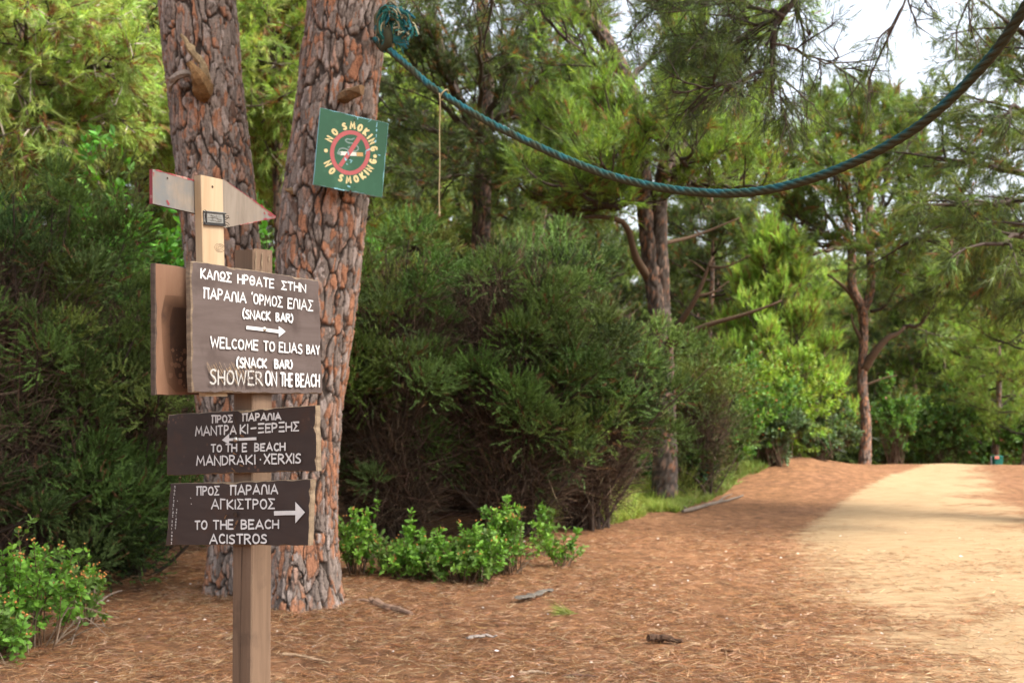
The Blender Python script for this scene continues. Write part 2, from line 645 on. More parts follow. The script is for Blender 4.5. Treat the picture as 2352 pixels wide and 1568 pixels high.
class PineParts:
    """wood mesh and needle tufts of one pine"""

    def __init__(self, seed):
        self.rng = np.random.default_rng(seed)
        self.wood = MB()
        self.tp, self.td = [], []
        self.ta, self.tb, self.tr = [], [], []

    def limb(self, P, r0, nsub=8, lsub=1.1, twigs=5, ntuft=5, start=0.25, upb=0.35, droop=0.0, wood=True, wcol=None, r1=0.3, spread=1.0):
        rng = self.rng
        P = smooth_path(P, 14)
        P[1:-1] += rng.standard_normal((12, 3)) * 0.012 * np.linalg.norm(P[-1] - P[0])
        L = np.linalg.norm(P[-1] - P[0])
        if wood:
            tube(self.wood, P, np.linspace(r0, r0 * r1, 14), 7, wcol if wcol is not None else WOODC[rng.integers(3)])
        up = np.array([0, 0, 1.0])
        for k in range(nsub):
            t = start + (1 - start) * (k + rng.random() * 0.7) / nsub
            i = min(int(t * 13), 12)
            o = P[i] + (P[i + 1] - P[i]) * (t * 13 - i)
            T = nrm(P[i + 1] - P[i])
            side = (-1) ** k
            d = rot_about(T, up, side * rng.uniform(0.5, 1.15) * spread) + up * rng.uniform(-0.15, 0.35) + rng.standard_normal(3) * 0.15
            d = nrm(d)
            l = lsub * (1.15 - 0.6 * t) * rng.uniform(0.7, 1.2)
            if k == nsub - 1:
                d, l, o = T, lsub * 0.5, P[-1]
            q = [o]
            for s in range(4):
                d = nrm(d + up * (upb * 0.3 - droop * 0.3) + rng.standard_normal(3) * 0.12)
                q.append(q[-1] + d * l / 4)
            q = np.array(q)
            tube(self.wood, q, np.linspace(max(0.008, r0 * 0.28), 0.006, 5), 4, WOODC[rng.integers(3)], cap=False)
            for w in range(twigs):
                tt = 0.25 + 0.75 * (w + rng.random()) / twigs
                j = min(int(tt * 4), 3)
                oo = q[j] + (q[j + 1] - q[j]) * (tt * 4 - j)
                dd = nrm(nrm(q[j + 1] - q[j]) * 0.8 + rng.standard_normal(3) * 0.55 + up * (upb * 0.8 - droop))
                lt = rng.uniform(0.2, 0.5) * (0.6 + 0.4 * min(l, 1.2))
                e = oo + dd * lt
                self.ta.append(oo)
                self.tb.append(e)
                self.tr.append(0.006)
                for f in range(ntuft):
                    tf = 0.25 + 0.75 * (f + rng.random() * 0.6) / ntuft
                    self.tp.append(oo + dd * lt * tf + rng.standard_normal(3) * 0.03)
                    self.td.append(dd + rng.standard_normal(3) * 0.55 + up * (upb - droop))

    pale = 0.0

    def finish(self, root, base, cols, K=16, shoot=0.13, nl=0.10, w=0.008, spread=0.9, ndroop=0.1, dead=0.06, deadc=(0.20, 0.10, 0.04), bark=None):
        rng = self.rng
        if self.ta:
            wc = np.where((rng.random(len(self.ta)) < self.pale)[:, None], np.array([[0.34, 0.29, 0.235]]), WOODC[:1])
            twig_set(self.wood, self.ta, self.tb, np.array(self.tr) * (1 + 0.6 * (wc[:, 0] > 0.2)), wc)
        c = pal(rng, len(self.tp), cols)
        # clumps of slightly different green through the crown
        tp = np.array(self.tp)
        g = fbm(tp * 0.9, 11, 2)
        c = c * (0.55 + 0.9 * g)[:, None]
        dd = rng.random(len(tp)) < dead
        c[dd] = np.asarray(deadc) * (0.7 + 0.6 * rng.random((dd.sum(), 1)))
        cr = MB()
        needles(cr, rng, tp, self.td, K, shoot, nl, w, spread, c, ndroop)
        self.wood.build("trunk", bark or M_wood, root, base)
        cr.build("crown", M_needle, root, base)
        return len(tp) * K


def bark_tube(mb, path, rad, cell, nseg, step, seed, amp, flare=0.0, orange=0.5, ybase=None, dark=1.0, greys=1.0, tone=1.0):
    """trunk with plated pine bark: path control points, radii; cell = (width, length) of a plate"""
    pr = smooth_path(np.concatenate([np.asarray(path, float), np.asarray(rad, float)[:, None]], 1), 40)
    L = np.sum(np.linalg.norm(np.diff(pr[:, :3], axis=0), axis=1))
    m = max(8, int(L / step))
    pr = smooth_path(pr[::3] if len(pr) > 30 else pr, m)
    P, R = pr[:, :3], pr[:, 3]
    T = nrm(np.gradient(P, axis=0))
    ux = nrm(np.array([1.0, 0, 0]) - T * T[:, :1])
    vy = np.cross(T, ux)
    s = np.concatenate([[0], np.cumsum(np.linalg.norm(np.diff(P, axis=0), axis=1))])
    th = np.linspace(0, 2 * math.pi, nseg, endpoint=False)
    SS, TH = np.meshgrid(s, th, indexing='ij')
    dirs = ux[:, None] * np.cos(th)[None, :, None] + vy[:, None] * np.sin(th)[None, :, None]
    RR = np.repeat(R[:, None], nseg, 1)
    hb = SS
    RR = RR * (1 + flare * np.exp(-hb / 0.34) * (1 + 0.45 * np.sin(5 * TH + seed) + 0.25 * np.sin(8 * TH + 2 * seed)))
    base = P[:, None] + dirs * RR[..., None]
    pf = base.reshape(-1, 3)
    RR = RR * (1 + 0.10 * (fbm(pf * np.array([2.2, 2.2, 1.1]), seed + 50, 2) - 0.5).reshape(RR.shape))
    nu = max(6, int(round(2 * math.pi * np.mean(R) / cell[0])))
    u = (TH / (2 * math.pi) * nu).ravel()
    v = (SS / cell[1]).ravel()
    q3 = lambda a_, b_: pf * np.array([a_, a_, b_])
    n1 = fbm(q3(10, 3.5), seed, 4) - 0.5
    n2 = fbm(q3(8, 5), seed + 3, 4) - 0.5
    fine = fbm(q3(85, 14), seed + 12, 3)
    mid = fbm(q3(26, 8), seed + 21, 4)
    wide = fbm(q3(5, 2), seed + 31, 2)
    big = fbm(q3(2.5, 1.2), seed + 9, 2)
    f1, f2, id1 = voronoi(u + 1.7 * n1, v + 1.5 * n2, nu, seed)
    e = f2 - f1 + 0.10 * (mid - 0.5) + 0.05 * (fine - 0.5)
    g1, g2, id2 = voronoi(u * 2 + 2.6 * n2 + 0.3, v * 2.6 + 2.2 * n1, nu * 2, seed + 5)
    e2 = g2 - g1 + 0.10 * (mid - 0.5)
    cw = 0.035 + 0.17 * sstep(0.35, 0.65, wide)          # fissures narrow here, wide there
    crack = sstep(0.0, 1.0, e / (cw * 0.75 + 0.03))
    sub = sstep(0.25, 0.6, id1 + 0.6 * (wide - 0.5))     # plates that break up into smaller ones
    edge2 = 1 - sub * (1 - sstep(0.0, 0.16, e2))
    lay = mid * 4.6 + id2 * 1.7 + id1 * 0.8             # flaky layers of the plates
    li = np.floor(lay)
    lf = lay - li
    step_ = sstep(0.0, 0.22, lf)
    hgt = 0.30 * (np.mod(li, 3) / 2.0) * step_ + 0.14 * step_
    disp = amp * (crack * (0.50 + 0.35 * id1) + crack * (hgt + 0.30 * (edge2 - 1) + 0.12 * id2) + 0.30 * (fine - 0.5))
    V = base.reshape(-1, 3) + dirs.reshape(-1, 3) * ((RR.ravel() - np.linalg.norm(base - P[:, None], axis=-1).ravel()) + disp - amp * 0.7)[:, None]
    mauve = np.array([0.222, 0.174, 0.146]) * greys
    ash = np.array([0.31, 0.250, 0.218]) * greys
    salm = np.array([0.31, 0.195, 0.145])
    orng = np.array([0.32, 0.150, 0.085])
    brown = np.array([0.120, 0.072, 0.052])
    darkc = np.array([0.052, 0.038, 0.030]) * dark
    hsh = _hash(li.astype(np.int64), (id2 * 997).astype(np.int64), (id1 * 991).astype(np.int64), seed + 77)
    om = orange * (0.45 + 1.1 * big)
    if ybase is not None:
        om = om * ybase(pf)
    tt = hsh - 0.55 * om
    pc = np.where((tt < 0.02)[:, None], orng, np.where((tt < 0.16)[:, None], salm, np.where((tt < 0.46)[:, None], mauve, np.where((tt < 0.60)[:, None], ash, np.where((tt < 0.80)[:, None], mauve * 0.72, brown)))))
    pc = pc * (0.60 + 0.8 * fine)[:, None]
    rim = (0.55 + 0.45 * step_) * (0.35 + 0.65 * edge2)
    cf = sstep(0.25, 1.0, e / (cw * 0.8 + 0.03)) * rim
    c = (darkc + (pc - darkc) * cf[:, None]) * tone
    n = nseg
    i, j = np.meshgrid(np.arange(m - 1), np.arange(n), indexing='ij')
    q = np.stack([i * n + j, i * n + (j + 1) % n, (i + 1) * n + (j + 1) % n, (i + 1) * n + j], -1).reshape(-1, 4)
    mb.add(V, q, c, 0, True)
    return P, R


# ----------------------------------------------------------------- the two big stems beside the signpost
PINE_MID = [(0.115, 0.165, 0.040), (0.145, 0.195, 0.045), (0.095, 0.145, 0.042)]
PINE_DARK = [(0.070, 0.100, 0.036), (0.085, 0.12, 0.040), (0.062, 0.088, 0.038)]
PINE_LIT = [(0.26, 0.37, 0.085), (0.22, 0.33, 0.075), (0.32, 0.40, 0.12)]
PINE_FRESH = [(0.18, 0.29, 0.05), (0.22, 0.34, 0.06), (0.14, 0.235, 0.05)]


def px_path(pts, d):
    """[(px, py, half width in px, extra depth)] -> centres and radii at distance d"""
    C, R = [], []
    for p in pts:
        dd = d + (p[3] if len(p) > 3 else 0)
        C.append(at(p[0], p[1], dd))
        R.append(p[2] / F * dd)
    return np.array(C), np.array(R)


def big_pine(name, pts, d, seed, label, orange, lower=None):
    C, R = px_path(pts, d)
    base = C[0].copy()
    base[2] = 0.0
    C[0][2] = -0.15
    root = thing(name, base, label, "tree", "red barked pines forking beside the signpost")
    mb = MB()
    bark_tube(mb, C, R, (0.080, 0.34), 320, 0.009, seed, 0.027, 0.36, orange, lower, tone=0.86)
    tr = mb.build("trunk", M_bark, root, base)
    return root, base, C, tr


R_root, R_base, R_C, R_tr = big_pine("pine_tree", [(692, 1440, 84), (694, 1290, 80), (692, 1100, 80), (702, 900, 86), (725, 700, 92), (735, 600, 95), (747, 450, 97), (771, 250, 91), (783, 150, 92), (798, 0, 91), (822, -250, 88), (850, -600, 80), (860, -1100, 66), (850, -1600, 45)], 7.85, 4,
    "thick pine trunk with orange plated bark carrying the green square sign", 0.40,
    lambda p: 0.55 + 0.75 * sstep(2.6, 0.8, p[:, 2]) + 0.5 * sstep(-1.35, -1.1, p[:, 0]))
L_root, L_base, L_C, L_tr = big_pine("pine_tree", [(565, 1405, 74), (563, 1260, 72), (556, 1100, 74), (535, 920, 78), (514, 620, 84), (502, 480, 86), (482, 300, 85), (464, 150, 85), (453, 0, 88), (435, -250, 84), (400, -600, 76), (340, -1100, 60), (300, -1500, 42)], 8.35, 21,
    "thick leaning pine trunk with a splintered branch stub behind the pale wooden arrow", 0.30)

OLDWOOD = (0.16, 0.105, 0.055)


def stub(parent, base, pts, rad, name, col):
    m = MB()
    P = smooth_path(np.array(pts), 12)
    Rr = np.interp(np.linspace(0, 1, 12), np.linspace(0, 1, len(rad)), rad)
    cc = np.asarray(col) * (0.8 + 0.4 * np.random.default_rng(len(pts)).random((12, 1)))
    tube(m, P, Rr, 7, cc, 0, False)
    V = m.V[0]
    V += (fbm(V * 40, 3, 2)[:, None] - 0.5) * 0.035
    return m.build(name, M_wood, parent, base)


dF = 8.02
stub(L_root, L_base, [at(464, 222, dF + 0.12), at(466, 205, dF - 0.02), at(452, 170, dF - 0.13), at(436, 142, dF - 0.16)], [0.05, 0.075, 0.06, 0.02], "broken_branch", (0.17, 0.10, 0.045))
stub(L_root, L_base, [at(474, 205, dF + 0.06), at(472, 170, dF - 0.04), at(450, 130, dF - 0.07), at(414, 80, dF - 0.08)], [0.03, 0.034, 0.028, 0.012], "wood_splinter", (0.22, 0.16, 0.09))
stub(L_root, L_base, [at(452, 178, dF), at(425, 170, dF - 0.08), at(398, 182, dF - 0.07), at(386, 215, dF)], [0.02, 0.03, 0.028, 0.01], "peeling_bark_strip", (0.20, 0.16, 0.13))
stub(R_root, R_base, [at(782, 228, 7.7), at(800, 218, 7.5), at(832, 206, 7.42)], [0.05, 0.045, 0.035], "branch_stub", (0.15, 0.09, 0.045))
stub(R_root, R_base, [at(690, 448, 7.75), at(672, 440, 7.62), at(655, 437, 7.56)], [0.04, 0.03, 0.012], "branch_stub", (0.20, 0.13, 0.07))

# ----------------------------------------------------------------- brush lettering
GL = {
    'A': (.62, [[(0, 0), (.31, 1), (.62, 0)], [(.13, .33), (.5, .33)]]),
    'Λ': (.50, [[(0, 0), (.06, .85), (.24, 1), (.42, .8), (.50, 0)]]),
    'B': (.46, [[(0, 1), (0, 0)], [(0, 1), (.3, .98), (.40, .78), (.28, .56), (0, .53)], [(0, .53), (.34, .5), (.46, .27), (.34, .03), (0, 0)]]),
    'C': (.48, [[(.46, .86), (.28, 1), (.08, .85), (0, .5), (.08, .14), (.28, 0), (.48, .14)]]),
    'D': (.5, [[(0, 1), (0, 0)], [(0, 1), (.3, .95), (.5, .6), (.46, .25), (.25, .02), (0, 0)]]),
    'E': (.44, [[(.44, 1), (0, 1), (0, 0), (.44, 0)], [(0, .52), (.36, .52)]]),
    'G': (.5, [[(.46, .86), (.28, 1), (.08, .85), (0, .5), (.08, .14), (.28, 0), (.48, .12), (.49, .42)], [(.3, .45), (.52, .45)]]),
    'H': (.5, [[(0, 1), (0, 0)], [(.5, 1), (.5, 0)], [(0, .5), (.5, .5)]]),
    'I': (.02, [[(.01, 1), (.01, 0)]]),
    'K': (.5, [[(0, 1), (0, 0)], [(.46, 1), (.02, .46), (.5, 0)]]),
    'L': (.42, [[(0, 1), (0, 0), (.42, 0)]]),
    'M': (.68, [[(0, 0), (.1, 1), (.34, .3), (.58, 1), (.68, 0)]]),
    'N': (.52, [[(0, 0), (0, 1), (.52, 0), (.52, 1)]]),
    'O': (.56, [[(.28, 1), (.07, .86), (0, .5), (.07, .14), (.28, 0), (.49, .14), (.56, .5), (.49, .86), (.28, 1)]]),
    'P': (.45, [[(0, 1), (0, 0)], [(0, 1), (.34, .98), (.45, .75), (.34, .5), (0, .46)]]),
    'R': (.5, [[(0, 1), (0, 0)], [(0, 1), (.34, .98), (.44, .76), (.32, .53), (0, .5)], [(.16, .5), (.5, 0)]]),
    'S': (.46, [[(.43, .88), (.24, 1), (.04, .85), (.06, .62), (.38, .42), (.44, .16), (.24, 0), (.0, .12)]]),
    'T': (.52, [[(0, 1), (.52, 1)], [(.26, 1), (.26, 0)]]),
    'U': (.5, [[(0, 1), (0, .25), (.25, 0), (.5, .25), (.5, 1)]]),
    'W': (.8, [[(0, 1), (.18, 0), (.4, .75), (.62, 0), (.8, 1)]]),
    'X': (.52, [[(0, 1), (.52, 0)], [(.52, 1), (0, 0)]]),
    'Y': (.54, [[(0, 1), (.27, .48), (.54, 1)], [(.27, .48), (.27, 0)]]),
    'Σ': (.5, [[(.5, .95), (.02, 1), (.3, .52), (0, 0), (.5, .02)]]),
    'Θ': (.56, [[(.28, 1), (.07, .86), (0, .5), (.07, .14), (.28, 0), (.49, .14), (.56, .5), (.49, .86), (.28, 1)], [(.14, .5), (.42, .5)]]),
    'Ω': (.54, [[(.27, 1), (.06, .88), (0, .62), (.06, .36), (.27, .24), (.48, .36), (.54, .62), (.48, .88), (.27, 1)], [(0, .02), (.54, .02)]]),
    'Π': (.52, [[(-.04, 1), (.56, 1)], [(.06, 1), (.04, 0)], [(.46, 1), (.48, 0)]]),
    'Γ': (.4, [[(0, 0), (0, 1), (.4, 1)]]),
    'Ξ': (.5, [[(0, 1), (.5, 1)], [(.04, .5), (.46, .5)], [(0, 0), (.5, 0)]]),
    '-': (.5, [[(0, .5), (.5, .5)]]),
    '(': (.2, [[(.2, 1.08), (.04, .8), (0, .5), (.04, .2), (.2, -.08)]]),
    ')': (.2, [[(0, 1.08), (.16, .8), (.2, .5), (.16, .2), (0, -.08)]]),
    '·': (.04, [[(.02, .52), (.02, .44)]]),
    '΄': (.04, [[(.04, 1.1), (.0, .92)]]),
}
CURVED = set("CDGOPRSBUΘΩ()Λ")


def chaikin(p, closed):
    for _ in range(2):
        q = []
        n = len(p)
        rng_ = range(n) if closed else range(n - 1)
        if not closed:
            q.append(p[0])
        for i in rng_:
            a, b = p[i], p[(i + 1) % n]
            q.append(a * .75 + b * .25)
            q.append(a * .25 + b * .75)
        if not closed:
            q.append(p[-1])
        p = np.array(q)
    return p


def ribbon(p, w, closed, rng, jit=0.10, cap=True):
    """flat brush stroke along p (n,2): 2-D vertices and faces"""
    p = np.asarray(p, float)
    n = len(p)
    w = w * 0.5 * (1 + jit * rng.standard_normal(n).clip(-1.5, 1.5))
    V = []
    for i in range(n):
        a = p[(i - 1) % n] if (closed or i > 0) else p[i]
        b = p[(i + 1) % n] if (closed or i < n - 1) else p[i]
        d1 = p[i] - a if np.any(p[i] != a) else b - p[i]
        d2 = b - p[i] if np.any(b != p[i]) else p[i] - a
        d1 = d1 / (np.hypot(*d1) + 1e-12)
        d2 = d2 / (np.hypot(*d2) + 1e-12)
        t = d1 + d2
        t = t / (np.hypot(*t) + 1e-9)
        nn = np.array([-t[1], t[0]])
        c = max(0.55, abs(nn @ np.array([-d2[1], d2[0]])))
        V += [p[i] + nn * w[i] / c, p[i] - nn * w[i] / c]
    fq = [[2 * i, 2 * i + 1, (2 * i + 3) % (2 * n), (2 * i + 2) % (2 * n)] for i in range(n if closed else n - 1)]
    ft = []
    if not closed and cap:
        for e, q in ((0, 1), (n - 1, n - 2)):
            d = p[e] - p[q]
            d = d / (np.hypot(*d) + 1e-12)
            nn = np.array([-d[1], d[0]])
            k = len(V)
            V.append(p[e])
            for a in np.linspace(-math.pi / 2, math.pi / 2, 6):
                V.append(p[e] + (d * math.cos(a) * 0.7 + nn * math.sin(a)) * w[e] * 0.98)
            ft += [[k, k + 1 + j, k + 2 + j] for j in range(5)]
    return np.array(V), fq, ft


class Plane:
    """a flat face in the place: origin, right axis U, up axis V, outward normal N"""

    def __init__(self, o, U, Nn):
        self.o, self.U, self.N = np.asarray(o, float), nrm(U), nrm(Nn)
        self.V = nrm(np.cross(self.N, self.U))

    def hit(self, px, py):
        e = np.array([0, 0, EYE])
        r = at(px, py, 1.0, 4096) - e
        t = np.dot(self.o - e, self.N) / np.dot(r, self.N)
        q = e + r * t - self.o
        return np.array([q @ self.U, q @ self.V])

    def xyz(self, uv, h=0.0):
        uv = np.asarray(uv, float).reshape(-1, 2)
        return self.o + uv[:, :1] * self.U + uv[:, 1:] * self.V + self.N * h

    def off(self, h):
        return Plane(self.o + self.N * h, self.U, self.N)


class Brush:
    def __init__(self, mb, plane, mat, seed):
        self.mb, self.pl, self.mat, self.k = mb, plane, mat, 0
        self.rng = np.random.default_rng(seed)

    def stroke(self, uv, w, closed=False, jit=0.10, mat=None, cap=True):
        V, fq, ft = ribbon(uv, w, closed, self.rng, jit, cap)
        h = 0.0006 + 0.00005 * self.k
        self.k += 1
        P = self.pl.xyz(V, h)
        fs = [np.array(fq)]
        if ft:
            fs.append(np.array(ft))
        # make every face look outwards
        out = []
        for f in fs:
            a, b, c = P[f[:, 0]], P[f[:, 1]], P[f[:, 2]]
            bad = np.einsum('ij,j->i', np.cross(b - a, c - a), self.pl.N) < 0
            f = f.copy()
            f[bad] = f[bad][:, ::-1]
            out.append(f)
        self.mb.add(P, out, (0.8, 0.8, 0.8), self.mat if mat is None else mat)

    def poly(self, uv, mat=None):
        h = 0.0006 + 0.00005 * self.k
        self.k += 1
        P = self.pl.xyz(uv, h)
        f = np.arange(len(P)).reshape(1, -1)
        if np.dot(np.cross(P[1] - P[0], P[2] - P[0]), self.pl.N) < 0:
            f = f[:, ::-1]
        self.mb.add(P, f, (0.8, 0.8, 0.8), self.mat if mat is None else mat)

    def line(self, words, top, bot, w, conv, jx=0.02):
        """words: [(text, x0, x1)] in picture px; top/bot = (xa, ya, xb, yb) of the cap and base lines"""
        yt = lambda x: top[1] + (top[3] - top[1]) * (x - top[0]) / (top[2] - top[0])
        yb = lambda x: bot[1] + (bot[3] - bot[1]) * (x - bot[0]) / (bot[2] - bot[0])
        rng = self.rng
        for txt, x0, x1 in words:
            adv = [GL[c][0] for c in txt]
            gap = 0.17
            tot = sum(adv) + gap * (len(txt) - 1)
            x = 0.0
            for c, a in zip(txt, adv):
                dy, sc_ = rng.normal(0, 0.015), 1 + rng.normal(0, 0.03)
                for st in GL[c][1]:
                    pts = []
                    for gx_, gy in st:
                        X_ = x0 + (x1 - x0) * (x + gx_) / max(tot, 0.05)
                        f = gy * sc_ + dy
                        Y_ = yb(X_) + (yt(X_) - yb(X_)) * f
                        pts.append(self.pl.hit(*conv(X_ + rng.normal(0, 1.0), Y_ + rng.normal(0, 1.0))))
                    p = np.array(pts)
                    closed = len(st) > 3 and st[0] == st[-1]
                    if closed:
                        p = p[:-1]
                    if c in CURVED and len(st) >= 5:
                        p = chaikin(p, closed)
                    self.stroke(p, w, closed)
                x += a + gap

    def arrow(self, tail, neck, head, w, conv):
        a, b = [self.pl.hit(*conv(*q)) for q in (tail, neck)]
        t = (b - a) / np.hypot(*(b - a))
        n = np.array([-t[1], t[0]]) * w / 2
        self.poly([a + n, a - n, (a + b) / 2 - n * 0.9, b - n, b + n, (a + b) / 2 + n * 1.05])
        self.poly([self.pl.hit(*conv(*q)) for q in head])


def board(mb, pl, corners, th, seed, mats=(0, 1), chip=0.004, n=26, bevel=0.004):
    """chipped wooden board: corners uv TL TR BR BL on plane pl (its front), thickness th behind it"""
    rng = np.random.default_rng(seed)
    c = [np.asarray(q, float) for q in corners]
    cen = sum(c) / 4
    ring = []
    for i in range(4):
        a, b = c[i], c[(i + 1) % 4]
        m = n if i % 2 == 0 else n // 2
        for k in range(m):
            t = k / m
            ring.append(a + (b - a) * t)
    ring = np.array(ring)
    k = len(ring)
    e = rng.random(k)
    e = np.where(rng.random(k) < 0.35, e, e * 0.15)
    e = (e + np.roll(e, 1) * 0.6) / 1.6
    inw = nrm(cen - ring)
    outer = ring + inw * (e * chip * 0.6)[:, None]
    inner = ring + inw * (bevel * 0.6 + e * chip * 1.6)[:, None]
    V = np.concatenate([pl.xyz(inner, 0), pl.xyz(outer, -0.0035), pl.xyz(outer, -th)])
    idx = np.arange(k)
    nx = (idx + 1) % k
    q1 = np.stack([idx, k + idx, k + nx, nx], 1)
    q2 = np.stack([k + idx, 2 * k + idx, 2 * k + nx, k + nx], 1)
    fr = idx.reshape(1, -1)
    bk = (2 * k + idx)[::-1].reshape(1, -1)
    if np.dot(np.cross(V[1] - V[0], V[k // 2] - V[0]), pl.N) < 0:
        fr, bk, q1, q2 = fr[:, ::-1], bk[:, ::-1], q1[:, ::-1], q2[:, ::-1]
    s = mb.n
    mb.add(V, [fr], (0.5, 0.5, 0.5), mats[0])
    base = mb.n - len(V)
    mb.P.append((q1 + base, mats[1], False))
    mb.P.append((q2 + base, mats[1], False))
    mb.P.append((bk + base, mats[0], False))


def dome(mb, pl, uv, r, h, mat=0, n=12):
    V, f = [], []
    for k, (rr, hh) in enumerate(((1, 0), (0.95, 0.45), (0.7, 0.85), (0.25, 1.0))):
        a = np.linspace(0, 2 * math.pi, n, endpoint=False)
        V.append(pl.xyz(np.stack([uv[0] + r * rr * np.cos(a), uv[1] + r * rr * np.sin(a)], 1), h * hh + 0.0005))
    V = np.concatenate(V)
    q = [[k * n + i, k * n + (i + 1) % n, (k + 1) * n + (i + 1) % n, (k + 1) * n + i] for k in range(3) for i in range(n)]
    mb.add(V, [np.array(q), (np.arange(n) + 3 * n).reshape(1, -1)], (0.5, 0.5, 0.5), mat, True)


M_signA = wood_mat("brown_stained_board", (0.060, 0.043, 0.037), (0.088, 0.067, 0.060), (0.045, 0.031, 0.026), (6, 6, 40), 0.6, stain_scale=5, stain_lo=0.52, bump=0.12)
M_signB = wood_mat("dark_brown_board", (0.024, 0.016, 0.0145), (0.036, 0.025, 0.0225), (0.042, 0.022, 0.015), (8, 8, 30), 0.5, stain_scale=7, stain_lo=0.56, bump=0.12)
M_signS = wood_mat("speckled_brown_board", (0.021, 0.0135, 0.012), (0.031, 0.021, 0.0185), (0.042, 0.021, 0.014), (8, 8, 30), 0.5, stain_scale=7, stain_lo=0.55, specks=(0.085, 0.045, 0.032), bump=0.12)
M_edge = wood_mat("worn_board_edge", (0.075, 0.052, 0.036), (0.20, 0.15, 0.10), None, (25, 25, 60), 0.85, bump=0.5)
M_edgeL = wood_mat("pale_board_edge", (0.10, 0.072, 0.046), (0.21, 0.155, 0.10), None, (30, 30, 50), 0.85, bump=0.5)
M_edgeD = wood_mat("dark_board_edge", (0.035, 0.025, 0.02), (0.09, 0.065, 0.048), None, (25, 25, 60), 0.85, bump=0.5)
M_back = wood_mat("orange_brown_board", (0.13, 0.066, 0.038), (0.175, 0.098, 0.060), (0.06, 0.031, 0.018), (14, 14, 3), 0.65, stain_scale=4, stain_lo=0.56, bump=0.12)
M_white = paint_mat("white_lettering", (0.53, 0.53, 0.525), (0.16, 0.12, 0.10), 0.66, 120)
M_greyw = paint_mat("worn_white_lettering", (0.33, 0.32, 0.30), (0.08, 0.06, 0.05), 0.53, 110)
M_scrat = paint_mat("ochre_scratches", (0.22, 0.15, 0.08), (0.09, 0.07, 0.06), 0.5, 200)
M_post = wood_mat("post_wood", (0.088, 0.054, 0.033), (0.150, 0.097, 0.062), (0.062, 0.039, 0.026), (28, 28, 1.6), 0.75, stain_scale=5, stain_lo=0.56, bump=0.35)
M_fresh = wood_mat("fresh_pine_wood", (0.27, 0.185, 0.105), (0.36, 0.275, 0.175), (0.24, 0.15, 0.078), (26, 26, 1.4), 0.6, stain_scale=7, stain_lo=0.66, bump=0.1)
M_grey = wood_mat("weathered_arrow_wood", (0.125, 0.100, 0.077), (0.195, 0.165, 0.132), (0.105, 0.108, 0.106), (35, 35, 4), 0.7, stain_scale=5, stain_lo=0.50, bump=0.15)
M_red = paint_mat("red_paint", (0.17, 0.013, 0.018), (0.25, 0.15, 0.12), 0.53, 60)
M_steel = metal_mat("zinc_bolt", (0.5, 0.47, 0.42))
M_rust = wood_mat("rusty_hole", (0.012, 0.009, 0.008), (0.05, 0.028, 0.016), None, (60, 60, 60), 0.9)
M_strap = wood_mat("grey_strap", (0.12, 0.12, 0.11), (0.20, 0.20, 0.185), None, (60, 60, 60), 0.8)
M_black = wood_mat("black_webbing", (0.014, 0.014, 0.015), (0.03, 0.03, 0.03), None, (60, 60, 60), 0.8)

# ----------------------------------------------------------------- signpost
PHI = math.radians(31)
nR = np.array([math.cos(PHI), -math.sin(PHI), 0])        # right face of the post
nL = np.array([-math.sin(PHI), -math.cos(PHI), 0])       # left face
tR = np.array([math.sin(PHI), math.cos(PHI), 0])         # along the right face, away from the viewer
tL = np.array([math.cos(PHI), -math.sin(PHI), 0])        # along the left face, to the right
corner = at(1008, 2000, 3.5, 4096)
corner[2] = 0
SR, SL = 0.088, 0.082                                    # face widths
ptop = at(985, 1003, 3.56, 4096)[2]
pbase = corner + tR * SR / 2 - nR * SL / 2
pole_root = thing("signpost", (pbase[0], pbase[1], 0), "square wooden signpost carrying stacked brown boards and a pale arrow", "signpost")
O0 = np.array([pbase[0], pbase[1], 0.0])
mb = MB()
LEAN = np.array([-0.006, 0.0, 1.0])
zs = [-0.25, 0.4, 0.9, 1.3, 1.7, ptop]
b = 0.004
o8 = [(b, 0), (SR - b, 0), (SR, -b), (SR, -SL + b), (SR - b, -SL), (b, -SL), (0, -SL + b), (0, -b)]
rows = []
for z in zs:
    c0 = corner + np.array([-0.0055 * (z - 1.2), 0, z])
    for s, t in o8:
        rows.append(c0 + tR * s + nR * t)
rows = np.array(rows)
rows[-8:, 2] += np.array([0, .003, .004, .0, -.004, -.003, .0, -.004])
qs = np.array([[r * 8 + i, r * 8 + (i + 1) % 8, (r + 1) * 8 + (i + 1) % 8, (r + 1) * 8 + i] for r in range(len(zs) - 1) for i in range(8)])
mb.add(rows, [qs, (np.arange(8) + 8 * (len(zs) - 1)).reshape(1, -1)], (0.1, 0.1, 0.1), 0)
# drying cracks, modelled as thin dark slivers set into both faces
plR = Plane(corner, tR, nR)
plL = Plane(corner, tL, nL)
brk = Brush(mb, plR, 1, 2)
for uu, z0, z1 in ((0.046, 0.15, 1.02), (0.06, 0.3, 0.55)):
    zz = np.linspace(z0, z1, 14)
    brk.stroke(np.stack([uu + 0.002 * np.sin(zz * 9) - 0.0055 * (zz - 1.2) * 0.5, zz], 1), 0.0022, jit=0.4)
brk.mat = 2
for uu, z0, z1, ww in ((0.004, 0.62, 0.90, 0.003), (0.07, 0.55, 0.62, 0.002), (0.062, 0.33, 0.47, 0.004), (0.035, ptop - 0.085, ptop - 0.012, 0.004), (0.008, ptop - 0.10, ptop - 0.01, 0.004), (0.066, ptop - 0.08, ptop - 0.015, 0.004)):
    zz = np.linspace(z0, z1, 7)
    brk.stroke(np.stack([uu + 0.0015 * np.sin(zz * 40) - 0.0055 * (zz - 1.2) * 0.5, zz], 1), ww, jit=0.5)
brk2 = Brush(mb, plL, 1, 3)
zz = np.linspace(0.3, 1.08, 12)
